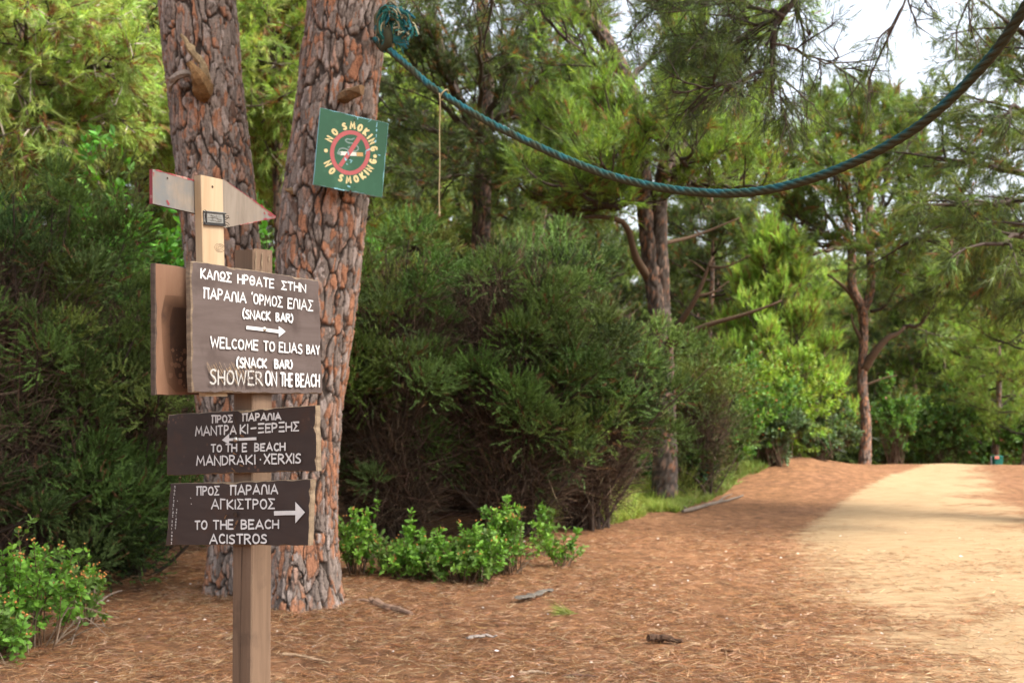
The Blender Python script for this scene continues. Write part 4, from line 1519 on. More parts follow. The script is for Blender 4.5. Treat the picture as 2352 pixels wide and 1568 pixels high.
bare = [([at(1528, 805, dB - .15), at(1560, 745, dB - .5), at(1600, 680, dB - .7), at(1637, 588, dB - .8)], 0.06),
        ([at(1545, 790, dB - .15), at(1610, 752, dB - .4), at(1700, 725, dB - .6), at(1760, 705, dB - .7), at(1795, 690, dB - .7)], 0.045),
        ([at(1600, 680, dB - .7), at(1640, 670, dB - .7), at(1675, 645, dB - .7)], 0.025),
        ([at(1622, 625, dB - .75), at(1590, 600, dB - .75), at(1578, 598, dB - .7)], 0.018),
        ([at(1628, 612, dB - .78), at(1670, 612, dB - .9), at(1725, 585, dB - 1.0)], 0.02),
        ([at(1490, 640, dB), at(1460, 590, dB - .3), at(1436, 515, dB - .5), at(1380, 498, dB - .7), at(1340, 500, dB - .7)], 0.07),
        ([at(1520, 560, dB), at(1600, 540, dB + .4), at(1700, 500, dB + .6)], 0.035)]
pine_from_px("two stemmed pine with dead bare side branches beyond the dark heather clump", dB,
             [[(1525, 1160, 29), (1527, 1080, 27), (1524, 900, 25), (1516, 740, 24), (1492, 580, 20), (1482, 470, 19), (1470, 320, 18), (1432, 165, 17), (1335, 10, 16), (1240, -160, 12)],
              [(1522, 760, 19), (1518, 620, 18), (1514, 470, 18), (1540, 330, 14), (1590, 180, 12), (1620, 0, 10), (1640, -150, 6)]],
             limbs, PINE_MID[:2] + PINE_FRESH + PINE_FRESH, 101, nl=0.11, w=0.010, K=14, shoot=0.16, bare=bare, orange=0.12, dead=0.08, group="pines at the edge of the clearing")

# slim pine at the crest of the track
dC = 24.0
limbs = fan(1960, 560, [(1780, 480, 0.5), (1760, 580, -1.5), (1840, 400, 1.0), (1900, 330, -1.0), (1830, 540, 2.0), (1750, 430, 1.5)], r=0.06, ns=9, ls=1.4, up=0.4)
limbs += fan(1990, 540, [(2110, 440, 0.5), (2140, 540, -1.5), (2050, 350, 1.0), (1980, 270, -1.0), (2100, 360, 2.0), (2080, 600, -2.0), (1940, 420, -2)], r=0.06, ns=9, ls=1.4, up=0.4)
limbs += fan(1975, 420, [(1880, 270, 0.0), (2040, 270, 0.5), (1960, 250, 1.0), (2120, 290, 0.0)], r=0.05, ns=8, ls=1.2, up=0.6)
limbs += [dict(p=(2077, 751, 2150, 700), dd=-0.5, r=0.05, ns=5, ls=0.9, up=0.3), dict(p=(2000, 715, 2060, 660), dd=-0.5, r=0.04, ns=3, ls=0.6, st=0.6)]
bare = [([at(1983, 848, dC), at(2010, 808, dC - .2), at(2040, 775, dC - .3), at(2062, 766, dC - .3), at(2078, 750, dC - .3)], 0.11),
        ([at(1985, 885, dC), at(2030, 868, dC), at(2060, 862, dC)], 0.03),
        ([at(1978, 780, dC), at(1960, 745, dC), at(1955, 720, dC)], 0.05),
        ([at(1972, 700, dC), at(1940, 660, dC), at(1900, 630, dC)], 0.06)]
pine_from_px("slim pine with red lower trunk standing where the track crests", dC,
             [[(1985, 1066, 13), (1989, 975, 11.5), (1980, 883, 10.5), (1981, 839, 10), (1983, 788, 8.5), (1985, 737, 10), (1977, 705, 11), (1959, 670, 10), (1957, 600, 9), (1948, 500, 8), (1935, 380, 6), (1930, 300, 4)],
              [(1980, 718, 9), (1997, 680, 9), (2001, 630, 8.5), (1995, 540, 8), (2000, 430, 6), (1990, 330, 4)]],
             limbs, PINE_MID + PINE_FRESH[2:], 103, nl=0.14, w=0.017, K=16, shoot=0.18, bare=bare, orange=0.6, tone=0.75, dead=0.10, group="pines at the edge of the clearing")

# tall pine on the right, trunk outside the picture, boughs drooping into it
dD = 12.5
limbs = fan(2600, 300, [(2260, 140, 1.0), (2300, 40, -0.5), (2320, 250, -2.0), (2190, 290, 1.5)], r=0.06, ns=11, ls=1.0, up=0.15, dr=0.2, st=0.3)
limbs += fan(2600, 420, [(2130, 360, 0.5), (2180, 470, -1.0), (2080, 560, 1.2), (2260, 560, -1.6), (2150, 660, 1.0)], r=0.06, ns=12, ls=1.0, up=0.1, dr=0.25, st=0.3)
limbs += fan(2600, 560, [(2320, 700, 1.5)], r=0.04, ns=6, ls=0.7, dr=0.4, st=0.4)
pine_from_px("dark pine whose drooping boughs hang over the track from the right edge", dD,
             [[(2640, 1210, 66), (2640, 900, 58), (2630, 500, 52), (2620, 100, 46), (2600, -300, 38), (2590, -800, 25)]],
             limbs, PINE_MID + PINE_DARK[:1], 107, nl=0.10, w=0.008, K=14, shoot=0.13, group="pines at the edge of the clearing", dead=0.05, ndroop=0.12)

# fresh young pine right of the middle pine
dE = 22.5
rE = np.random.default_rng(5)
limbs = []
for k in range(34):
    t = k / 33
    yb_ = 1010 - 400 * t
    half = (150 * (1 - t) ** 0.75 + 20)
    a = k * 2.4
    limbs.append(dict(p=(1780, yb_ + 20, 1780 + half * math.cos(a), yb_ - 30 - 20 * t), dd=half / F * dE * math.sin(a), r=0.022, ns=7, ls=0.5, tw=4, nt=5, up=0.9, st=0.3))
limbs.append(dict(p=(1780, 640, 1780, 580), r=0.02, ns=6, ls=0.4, tw=4, nt=5, up=1.0))
pine_from_px("young fresh green pine with upright candle shoots left of the slim pine", dE,
             [[(1780, 1080, 9), (1781, 900, 7), (1779, 750, 5), (1780, 590, 2)]],
             limbs, [(0.27, 0.43, 0.075), (0.23, 0.38, 0.07), (0.33, 0.45, 0.10)], 109, nl=0.10, w=0.012, K=16, shoot=0.20, group="pines at the edge of the clearing", dead=0.10, gseg=18, spread=0.7)

# dark pine behind, between the big stem and the middle pine
dF_ = 18.5
limbs = fan(1105, 330, [(900, 260, 0.5), (930, 120, -1.0), (980, 420, -2.0), (880, 400, 1.5), (1000, 40, 1.0), (960, 20, -1.5)], r=0.06, ns=10, ls=1.3, up=0.15)
limbs += fan(1115, 300, [(1290, 220, 0.5), (1320, 90, -1.0), (1240, 380, -2.0), (1330, 330, 1.5), (1200, 30, -1.0), (1280, 10, 1.0), (1100, 60, -2.2)], r=0.06, ns=10, ls=1.3, up=0.15)
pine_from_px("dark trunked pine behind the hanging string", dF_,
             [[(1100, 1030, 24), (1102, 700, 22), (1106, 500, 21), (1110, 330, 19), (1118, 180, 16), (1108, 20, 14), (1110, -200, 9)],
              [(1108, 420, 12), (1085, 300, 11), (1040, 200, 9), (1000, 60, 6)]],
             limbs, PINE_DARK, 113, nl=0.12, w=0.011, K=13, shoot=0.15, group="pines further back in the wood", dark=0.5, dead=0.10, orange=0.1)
limbs = fan(1300, 480, [(1180, 420, -0.6), (1230, 330, 0.6), (1300, 290, -1.0), (1380, 360, 0.4), (1420, 450, -0.8), (1340, 420, -1.5), (1260, 440, -1.6), (1350, 320, 1.0)], r=0.035, ns=9, ls=0.9, up=0.6)
pine_from_px("bushy mid green pine under the low part of the rope left of the middle pine", 17.3,
             [[(1300, 1030, 14), (1302, 700, 12), (1300, 480, 9), (1302, 300, 4)]],
             limbs, PINE_MID + PINE_FRESH[:1], 115, nl=0.11, w=0.011, K=13, shoot=0.16, group="pines further back in the wood", gseg=24, dead=0.08)

# sunlit pines upper left
limbs = fan(60, 150, [(-120, 60, 0.5), (-60, -40, -1.0), (120, 20, -1.2), (230, 60, 0.4), (270, 150, -1.0), (180, 200, 0.6), (60, 60, -1.6), (0, 190, -1.8), (250, 260, -0.4), (120, 300, -1.4), (-60, 260, -1.2), (30, 330, -0.8), (330, 210, 0.4)], r=0.05, ns=11, ls=1.0, up=0.05, dr=0.15)
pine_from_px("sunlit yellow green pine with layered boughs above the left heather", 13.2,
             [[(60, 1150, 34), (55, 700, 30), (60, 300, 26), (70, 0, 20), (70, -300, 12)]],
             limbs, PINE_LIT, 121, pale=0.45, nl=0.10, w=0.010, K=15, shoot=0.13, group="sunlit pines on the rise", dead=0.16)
limbs = fan(340, 120, [(240, 20, 0.4), (300, -40, -1.0), (430, 0, -0.6), (260, 120, -1.4), (420, 120, 0.8), (200, 190, 1.0), (330, 210, -1.2), (300, 300, -0.6), (390, 270, 0.4), (450, 200, 1.0), (240, 290, 1.0)], r=0.055, ns=10, ls=1.3, up=0.1, dr=0.1)
pine_from_px("olive green pine with dark crooked limbs left of the thinner big trunk", 16.5,
             [[(345, 1080, 22), (340, 700, 20), (330, 400, 18), (345, 200, 16), (320, 0, 13), (330, -200, 8)],
              [(340, 260, 11), (310, 200, 10), (290, 110, 8), (250, 40, 5)]],
             limbs, PINE_LIT + PINE_MID[1:2], 123, pale=0.3, nl=0.11, w=0.011, K=14, shoot=0.14, group="sunlit pines on the rise", dead=0.16, dark=0.6)
limbs = fan(640, 120, [(560, 20, 0.4), (600, -40, -1.0), (690, 0, -0.6), (580, 120, -1.4), (690, 120, 0.8), (560, 200, 1.0), (640, 230, -1.2), (600, 300, -0.6), (680, 300, 0.4), (720, 200, 1.0), (740, 60, 0), (520, 80, 1.0), (560, 380, 0.5), (690, 420, 0.5), (620, 60, -1.2), (650, -20, -0.8)], r=0.05, ns=9, ls=1.0, up=0.15, dr=0.1)
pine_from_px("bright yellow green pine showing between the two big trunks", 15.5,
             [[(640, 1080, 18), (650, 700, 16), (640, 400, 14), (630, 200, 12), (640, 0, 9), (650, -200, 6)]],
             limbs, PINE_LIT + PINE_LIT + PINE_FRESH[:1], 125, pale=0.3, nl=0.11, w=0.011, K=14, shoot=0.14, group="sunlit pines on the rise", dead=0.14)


# pines of the far wood: a few grown trees, copied
def proto_pine(name, seed, H, cols, lo, Lmax, label, bent=0.5, dead=0.08, group="pines of the far wood"):
    pp = PineParts(seed)
    rng = pp.rng
    hs = np.linspace(-0.2, H, 8)
    C = np.stack([bent * np.sin(hs / H * 2.5 + seed) - bent * math.sin(seed), bent * np.cos(hs / H * 2.0 + seed) - bent * math.cos(seed), hs], 1)
    bark_tube(pp.wood, C, np.interp(hs, [0, H], [0.17, 0.03]), (0.08, 0.22), 22, 0.08, seed, 0.018, 0.1, 0.35, None, 0.7)
    P = smooth_path(C, 60)
    n = 30
    for k in range(n):
        t = lo + (1 - lo) * (k / (n - 1)) ** 0.9
        o = P[min(int(t * 59), 59)]
        a = k * 2.4 + rng.uniform(-.3, .3)
        L = Lmax * (0.35 + 0.65 * math.sin(math.pi * min(1, (t - lo) / (1 - lo) * 0.8 + 0.25))) * rng.uniform(0.75, 1.15)
        el_ = rng.uniform(0.05, 0.5)
        dr = np.array([math.cos(a) * math.cos(el_), math.sin(a) * math.cos(el_), math.sin(el_)])
        pp.limb(np.array([o, o + dr * L * 0.55 - np.array([0, 0, 0.06 * L]), o + dr * L]), 0.045, 9, 1.0, 6, 6, 0.2, 0.35, 0.0)
    root = thing(name, (0, 0, 0), label, "tree", group)
    pp.finish(root, np.zeros(3), cols, 10, 0.2, 0.15, 0.020, 0.95, 0.1, dead, bark=M_bark)
    return root


LBL_FAR = ["pale yellow green pine far back in the wood", "mid green pine far back in the wood", "dark green pine far back in the wood"]
protos = [proto_pine("pine_tree", 201, 9.5, PINE_LIT + PINE_FRESH[:2], 0.18, 2.7, LBL_FAR[0]),
          proto_pine("pine_tree", 202, 9.0, PINE_MID, 0.15, 2.6, LBL_FAR[1]),
          proto_pine("pine_tree", 203, 9.5, PINE_DARK + PINE_MID[:1], 0.12, 2.8, LBL_FAR[2])]
# (px, distance, scale, which)
FAR = [(1690, 31, 0.92, 1), (-120, 20, 1.1, 0), (180, 22, 1.2, 0), (470, 22, 1.15, 1), (720, 21, 1.15, 0), (20, 29, 1.5, 1), (330, 31, 1.5, 2), (600, 30, 1.35, 1), (800, 28, 1.05, 0),
       (960, 26, 1.0, 1), (1180, 27, 1.0, 2), (890, 36, 0.95, 1), (1040, 38, 1.1, 2), (1240, 36, 0.95, 1), (1390, 31, 0.85, 2), (1430, 40, 0.85, 1), (1590, 29, 0.78, 2), (1640, 38, 0.8, 1),
       (1720, 33, 0.75, 2), (1840, 36, 0.82, 1), (1890, 44, 0.8, 0), (2040, 40, 0.72, 1), (2120, 36, 0.72, 2), (2200, 45, 0.8, 1), (2270, 31, 0.66, 0), (2345, 28, 0.62, 0), (2180, 36, 0.66, 0), (2470, 44, 1.0, 1),
       (2210, 37, 0.85, 0), (2390, 46, 0.95, 2), (2640, 40, 1.0, 1), (-260, 27, 1.2, 2), (1510, 46, 0.9, 2), (1960, 50, 0.85, 2), (2100, 52, 0.9, 0), (2300, 52, 0.95, 1)]
seen = set()
rF = np.random.default_rng(9)
for px, d, s, w in FAR:
    b0 = base_at(px, d)
    b0[2] -= 0.1
    if w not in seen:
        seen.add(w)
        r = protos[w]
        r.location = b0.tolist()
        r.scale = (s, s, s)
        r.rotation_euler = (0, 0, rF.uniform(0, 6.28))
    else:
        dup(protos[w], b0, rF.uniform(0, 6.28), s, LBL_FAR[w], "pines of the far wood")

# the wood beyond that reads as one mass
rW = np.random.default_rng(17)
n = 30000
px = rW.uniform(-500, 2900, n)
dd = rW.uniform(52, 68, n)
topy = np.interp(px, [-500, 500, 640, 840, 1000, 1300, 1650, 2352, 2900], [-60, 0, 150, 330, 380, 470, 590, 610, 500])
topy = topy + 60 * (fbm(np.stack([px * 0.012, px * 0, px * 0], 1), 7, 3) - 0.5)
x = (px - 1176) / F * dd
zt_ = EYE + (905 - topy) / F * dd
zb_ = ground_z(x, dd)
z = zb_ + (zt_ - zb_) * rW.random(n) ** 0.8
pos = np.stack([x, dd, z], 1)
# undergrowth between the crest and the far wood
n2_ = 14000
px2 = rW.uniform(-300, 2900, n2_)
dd2 = rW.uniform(33, 50, n2_)
x2 = (px2 - 1176) / F * dd2
pos = np.concatenate([pos, np.stack([x2, dd2, ground_z(x2, dd2) + 2.6 * rW.random(n2_) ** 1.3], 1)])
n = len(pos)
c = pal(rW, n, PINE_MID + PINE_DARK + PINE_LIT[1:2])
c *= (0.5 + fbm(pos * 0.35, 5, 2))[:, None]
mb = MB()
needles(mb, rW, pos, rW.standard_normal((n, 3)) + np.array([0, -0.3, 0.8]), 11, 0.4, 0.36, 0.08, 1.2, c, 0.1)
tag(mb.build("far_woods", M_needle), "mass of distant woodland closing the view", kind="stuff")

# boughs of the right big pine hanging over the clearing
pp = PineParts(301)
A0 = R_C[-2]


def over(pts, r, **kw):
    pp.limb(np.array([at(*q) for q in pts]), r, **kw)


over([(850, -700, 7.9), (1250, -420, 8.6), (1620, -250, 9.0), (1850, -90, 9.2), (1818, 5, 9.2), (1778, 80, 9.2), (1772, 160, 9.2)], 0.06, nsub=20, lsub=0.65, twigs=6, ntuft=6, start=0.45, upb=-0.05, droop=0.2, r1=0.4)
over([(1772, 158, 9.2), (1730, 172, 9.15), (1680, 190, 9.1), (1600, 205, 9.05)], 0.02, nsub=12, lsub=0.5, twigs=6, ntuft=6, start=0.2, upb=0.1, droop=0.1)
over([(1772, 158, 9.2), (1790, 190, 9.2), (1805, 225, 9.2)], 0.018, nsub=7, lsub=0.4, twigs=5, ntuft=5, start=0.2, upb=0.0, droop=0.2)
over([(1812, 10, 9.2), (1760, 50, 9.3), (1690, 60, 9.4), (1600, 90, 9.4)], 0.02, nsub=14, lsub=0.6, twigs=6, ntuft=6, start=0.2, upb=0.1, droop=0.1)
over([(850, -700, 7.9), (1400, -500, 8.4), (1900, -330, 8.9), (2120, -40, 9.0), (2062, 90, 9.0), (2008, 155, 9.0)], 0.035, nsub=12, lsub=0.45, twigs=4, ntuft=3, start=0.6, upb=-0.1, droop=0.3, r1=0.2)
over([(850, -700, 7.9), (1500, -420, 8.4), (2100, -260, 8.9), (2250, -60, 9.0), (2200, 60, 9.0)], 0.03, nsub=10, lsub=0.45, twigs=4, ntuft=3, start=0.6, upb=-0.1, droop=0.3, r1=0.2)
over([(850, -600, 7.9), (980, -250, 8.6), (1080, -80, 9.2), (1180, -10, 9.6)], 0.05, nsub=12, lsub=0.7, twigs=5, ntuft=5, start=0.3, upb=0.0, droop=0.1)
over([(850, -600, 7.9), (1100, -300, 9.0), (1300, -120, 10), (1420, -20, 10.4)], 0.05, nsub=12, lsub=0.8, twigs=5, ntuft=5, start=0.3, upb=0.0, droop=0.1)
over([(1800, 40, 9.2), (1700, 10, 9.6), (1600, 10, 9.8), (1480, 40, 10.0)], 0.02, nsub=14, lsub=0.7, twigs=6, ntuft=6, start=0.1, upb=0.0, droop=0.1)
over([(1812, 20, 9.2), (1720, 110, 9.5), (1640, 140, 9.7)], 0.016, nsub=12, lsub=0.6, twigs=6, ntuft=6, start=0.1, upb=0.0, droop=0.1)
over([(1772, 100, 9.2), (1860, 130, 9.3), (1950, 170, 9.4)], 0.012, nsub=9, lsub=0.5, twigs=4, ntuft=4, start=0.2, upb=0.0, droop=0.1)
for a in range(9):
    an = a * 0.7 + 0.3
    o = R_C[-1] * 0.4 + R_C[-3] * 0.6
    e = o + np.array([math.cos(an) * 3.4, math.sin(an) * 3.0, 1.2])
    if a % 3:
        continue
    pp.limb(np.array([o, (o + e) / 2, e]), 0.08, 8, 1.3, 4, 4, 0.4)
# a few cones along the boughs
for q in [(1757, 148, 9.2), (1718, 196, 9.15), (1735, 185, 9.15), (1812, 112, 9.2), (1745, 190, 9.1), (1860, 75, 9.2), (1700, 170, 9.1)]:
    p0 = at(*q)
    V_ = np.array([[0, 0, -0.035], [0.02, 0, 0], [0, 0.02, 0], [-0.02, 0, 0], [0, -0.02, 0], [0, 0, 0.03]]) + p0
    pp.wood.add(V_, np.array([[0, 2, 1], [0, 3, 2], [0, 4, 3], [0, 1, 4], [5, 1, 2], [5, 2, 3], [5, 3, 4], [5, 4, 1]]), (0.06, 0.04, 0.03))
rng = pp.rng
twig_set(pp.wood, pp.ta, pp.tb, pp.tr, WOODC[0])
pp.wood.build("branch", M_wood, R_root, R_base)
cr = MB()
needles(cr, rng, pp.tp, pp.td, 12, 0.11, 0.085, 0.0045, 0.9, pal(rng, len(pp.tp), PINE_DARK + PINE_MID[:1]), 0.1)
cr.build("crown", M_needle, R_root, R_base)
# crown of the left big stem, above the picture
pp = PineParts(302)
for a in range(0, 10, 3):
    an = a * 0.63
    o = L_C[-1] * 0.4 + L_C[-3] * 0.6 + np.array([0, 0, (a % 3) * 0.5])
    e = o + np.array([math.cos(an) * 2.6 - 0.3, math.sin(an) * 2.6, 1.5])
    pp.limb(np.array([o, (o + e) / 2, e]), 0.08, 8, 1.3, 4, 4, 0.4)
twig_set(pp.wood, pp.ta, pp.tb, pp.tr, WOODC[0])
pp.wood.build("branch", M_wood, L_root, L_base)
cr = MB()
needles(cr, pp.rng, pp.tp, pp.td, 12, 0.12, 0.09, 0.007, 0.9, pal(pp.rng, len(pp.tp), PINE_MID), 0.1)
cr.build("crown", M_needle, L_root, L_base)


# tall unseen pine added beside the viewer to shade the clearing, holds the rope
SH = np.array([2.95, 3.95, 0.0])
root = thing("pine_tree", SH, "tall spreading pine at the viewer's right holding the far end of the rope", "tree")
pp = PineParts(401)
hs = np.array([-0.2, 1, 3, 5, 7, 9, 11, 12.5])
C = np.stack([SH[0] + 0.10 * hs * np.sin(hs * 0.3), SH[1] - 0.02 * hs, hs], 1)
bark_tube(pp.wood, C, np.interp(hs, [0, 12], [0.30, 0.08]), (0.08, 0.28), 60, 0.04, 401, 0.025, 0.15, 0.4)
for k in range(34):
    o = np.array([np.interp(7.2 + 4.8 * k / 34, hs, C[:, 0]), np.interp(7.2, hs, C[:, 1]), 7.2 + 4.8 * k / 34])
    a = k * 2.4
    L_ = (4.6 if k < 22 else 3.2) * pp.rng.uniform(0.75, 1.1)
    e = o + np.array([math.cos(a) * L_, math.sin(a) * L_, 0.9 + 0.4 * pp.rng.random()])
    pp.limb(np.array([o, (o + e) / 2 - np.array([0, 0, 0.1]), e]), 0.08, 12, 1.5, 6, 4, 0.15, 0.3)
pp.finish(root, SH, PINE_MID, 9, 0.2, 0.15, 0.022, 0.95, 0.1, 0.05, bark=M_bark)


# ----------------------------------------------------------------- heather bushes
HEATH = [(0.074, 0.124, 0.034), (0.098, 0.158, 0.038), (0.056, 0.094, 0.030), (0.125, 0.178, 0.046)]


def heath(label, base, rx, ry, h, nclump, seed, cols=HEATH, nl=0.026, w=0.0075, K=28, ns=72, sprig=0.10, lowbare=0.0, deadn=9000, group="tree heathers", name="heather_bush", csize=0.23, stems=16, leanx=0.0):
    rng = np.random.default_rng(seed)
    root = thing(name, base, label, "bush", group)
    wood = MB()
    cen, out, bid = [], [], []
    nb = max(8, nclump // 5)
    tips = []
    for k in range(nb):
        u_ = rng.uniform(-0.42, 1.0) if lowbare < 0.2 else rng.uniform(lowbare - 0.35, 1.0)
        el_ = math.asin(max(-0.42, min(0.999, u_)))
        az = rng.uniform(0, 2 * math.pi)
        if math.sin(az) > 0.35 and rng.random() < 0.65:
            az = -az
        dv = np.array([math.cos(az) * math.cos(el_), math.sin(az) * math.cos(el_), math.sin(el_)])
        tips.append((dv, rng.uniform(0.78, 1.06)))
    for k in range(nclump):
        dv, rr = tips[k % nb]
        rr = rr - 0.16 * rng.random()
        zc = h * 0.30 + dv[2] * rr * h * 0.70
        j = rng.standard_normal(3) * np.array([0.24, 0.24, 0.17])
        p = np.array([dv[0] * rr * rx + leanx * zc, dv[1] * rr * ry, zc]) + j
        p[2] = max(0.12, p[2])
        cen.append(p)
        out.append(nrm(dv + j * 0.8))
        bid.append(k % nb)
    cen, out = np.array(cen), np.array(out)
    P, D, C = [], [], []
    basec = pal(rng, nb, cols, 0.22)[np.array(bid)] * (1 + 0.12 * rng.standard_normal((nclump, 1)))
    for k in range(nclump):
        m = int(ns * rng.uniform(0.6, 1.4))
        sz = csize * rng.uniform(0.55, 1.35)
        ax_ = nrm(out[k] * 0.5 + np.array([0, 0, 0.9]))
        q_ = nrm(rng.standard_normal((m, 3)))
        q_ = nrm(q_ + ax_ * 0.55)
        off = q_ * sz * (0.35 + 0.65 * rng.random((m, 1)) ** 0.5) * np.array([0.85, 0.85, 0.75])
        P.append(cen[k] + off)
        D.append(q_ * 0.95 + ax_ * 0.40 + rng.standard_normal((m, 3)) * 0.22)
        C.append(np.tile(basec[k], (m, 1)) * (0.65 + 0.6 * rng.random((m, 1)) + 0.5 * (rng.random((m, 1)) < 0.12)))
    P, D, C = np.concatenate(P), np.concatenate(D), np.concatenate(C)
    P[:, 2] = np.maximum(P[:, 2], 0.06)
    brown = rng.random(len(P)) < 0.05
    C[brown] = np.array([0.12, 0.065, 0.03])
    fo = MB()
    needles(fo, rng, P, D, K, sprig * rng.uniform(0.6, 1.3, len(P)), nl, w, 1.0, C, 0.0, taper=0.45)
    # stems from the ground to the clumps
    roots = rng.standard_normal((stems, 2)) * 0.12
    for k in range(nclump):
        a = np.array([*(roots[k % stems] * np.array([rx, ry])), -0.05])
        b = cen[k]
        m = a * 0.45 + b * 0.55 + np.array([0, 0, 0.12 * h]) * rng.uniform(-1, 0.6) - np.array([b[0] - a[0], b[1] - a[1], 0]) * 0.22
        if k < 70:
            tube(wood, smooth_path(np.array([a, m, b]), 9), np.linspace(0.016 + 0.012 * rng.random(), 0.005, 9), 5, np.array([0.045, 0.032, 0.024]) * rng.uniform(0.7, 1.6), cap=False)
    # dead inner twigs
    q = rng.standard_normal((deadn, 3))
    q = nrm(q) * (rng.random((deadn, 1)) ** 0.45)
    A = q * np.array([rx * 0.82, ry * 0.82, h * 0.42]) + np.array([0, 0, h * 0.42])
    A[:, 0] += leanx * A[:, 2]
    A[:, 2] = np.maximum(A[:, 2], 0.05)
    B = A + (nrm(q * np.array([1, 1, 0.3])) * 0.5 + np.array([0, 0, 0.5]) + rng.standard_normal((deadn, 3)) * 0.55) * rng.uniform(0.1, 0.32, (deadn, 1))
    twig_set(wood, A, B, rng.uniform(0.0015, 0.0045, deadn), pal(rng, deadn, [(0.085, 0.056, 0.036), (0.125, 0.084, 0.055), (0.055, 0.038, 0.027)]))
    wood.build("stems", M_wood, root, (0, 0, 0))
    fo.build("foliage", M_heath, root, (0, 0, 0))
    return root


heath("tall dark heather bush filling the left edge behind the small leafy shrub", base_at(75, 8.7), 0.80, 0.8, 3.3, 150, 401, deadn=7000)
heath("dark heather bush close behind the signpost on its left", base_at(310, 9.3), 0.60, 0.6, 2.35, 110, 402)
heath("dark heather bush cut off by the left edge", base_at(-90, 8.3), 0.7, 0.7, 3.1, 80, 403)
big = dict(nl=0.032, w=0.009, K=26, sprig=0.12, lowbare=0.25, deadn=24000, csize=0.27, ns=80)
heath("dark heather bush touching the right big trunk", base_at(915, 11.4), 0.72, 0.7, 3.15, 90, 404, **big)
heath("tallest dark heather bush in the middle of the clump", base_at(1180, 11.6), 0.95, 0.85, 3.25, 130, 405, **big)
heath("dark heather bush at the right end of the clump before the two stemmed pine", base_at(1345, 12.2), 0.72, 0.75, 2.75, 95, 406, **dict(big, lowbare=0.5, deadn=16000))
heath("heather bush standing behind the clump, seen through its bare stems", base_at(1060, 13.8), 1.1, 0.6, 2.6, 90, 408, **dict(big, lowbare=0.0))
heath("heather bush behind the clump next to the big trunk", base_at(850, 13.4), 0.7, 0.6, 2.4, 60, 409, **dict(big, lowbare=0.0))
heath("yellow green heather bush right of the dark clump", base_at(1612, 16.3), 0.46, 0.5, 2.1, 64, 407, cols=[(0.12, 0.14, 0.03), (0.10, 0.125, 0.03), (0.075, 0.10, 0.03)], nl=0.04, w=0.011, K=20, ns=36, sprig=0.22, deadn=2500)


# ----------------------------------------------------------------- broad-leaved shrubs
ARB = [(0.10, 0.27, 0.032), (0.08, 0.22, 0.030), (0.14, 0.32, 0.045), (0.09, 0.23, 0.040)]


def broad(name, label, base, r, h, n, seed, cols, ln=0.075, wd=0.028, per=9, group="leafy shrubs", zlo=0.15, red=0.02, cat="shrub", stems=10, shell=0.6):
    rng = np.random.default_rng(seed)
    root = thing(name, base, label, cat, group)
    nlb = 24
    lc = nrm(rng.standard_normal((nlb, 3)) * np.array([1.2, 1, 0.9])) * rng.uniform(0.3, 1.0, (nlb, 1))
    lr = rng.uniform(0.14, 0.40, (nlb, 1))
    w_ = rng.integers(0, nlb, n)
    q = lc[w_] + nrm(rng.standard_normal((n, 3))) * lr[w_] * (shell + (1 - shell) * rng.random((n, 1)) ** 0.6)
    C = q * np.array([r[0], r[1], h * 0.5 * (1 - zlo)]) + np.array([0, 0, h * (0.5 + zlo * 0.5)])
    C[:, 2] = np.where(C[:, 2] < 0.05, 0.05 + 0.3 * h * rng.random(n), C[:, 2])
    D = q + np.array([0, 0, 0.7]) + rng.standard_normal((n, 3)) * 0.4
    D = nrm(D)
    k = per
    t = rng.random((n, k))
    _, u_, v_ = basis(D)
    az = rng.random((n, k)) * 6.283
    phi = 0.5 + 0.9 * (1 - t)
    dv = D[:, None] * np.cos(phi)[..., None] + (u_[:, None] * np.cos(az)[..., None] + v_[:, None] * np.sin(az)[..., None]) * np.sin(phi)[..., None]
    pos = C[:, None] + D[:, None] * (t * 0.12 - 0.06)[..., None]
    cc = pal(rng, n, cols, 0.15)
    cc = np.repeat(cc, k, 0) * (1 + 0.15 * rng.standard_normal((n * k, 1)))
    rd = rng.random(n * k) < red
    cc[rd] = np.array([0.25, 0.07, 0.03])
    fo = MB()
    leaves(fo, rng, pos.reshape(-1, 3), dv.reshape(-1, 3), np.full(n * k, ln), wd, cc)
    fo.build("foliage", M_broad, root, (0, 0, 0))
    wood = MB()
    st = rng.standard_normal((stems, 2)) * (0.06 if zlo > 0.05 else 0.3 * min(r))
    ends = C[rng.permutation(n)[:min(n, stems * (6 if zlo > 0.05 else 2))]]
    for i, e in enumerate(ends):
        a = np.array([*st[i % stems], -0.03])
        tube(wood, smooth_path(np.array([a, a * 0.5 + e * 0.5 + np.array([0, 0, 0.05 * h]), e]), 7), np.linspace(0.008, 0.003, 7) * min(1.0, h), 4, np.array([0.085, 0.055, 0.035]) * rng.uniform(0.6, 1.4), cap=False)
    twig_set(wood, C - D * 0.16, C + D * 0.04, 0.003, (0.09, 0.06, 0.035))
    wood.build("stems", M_wood, root, (0, 0, 0))
    return root


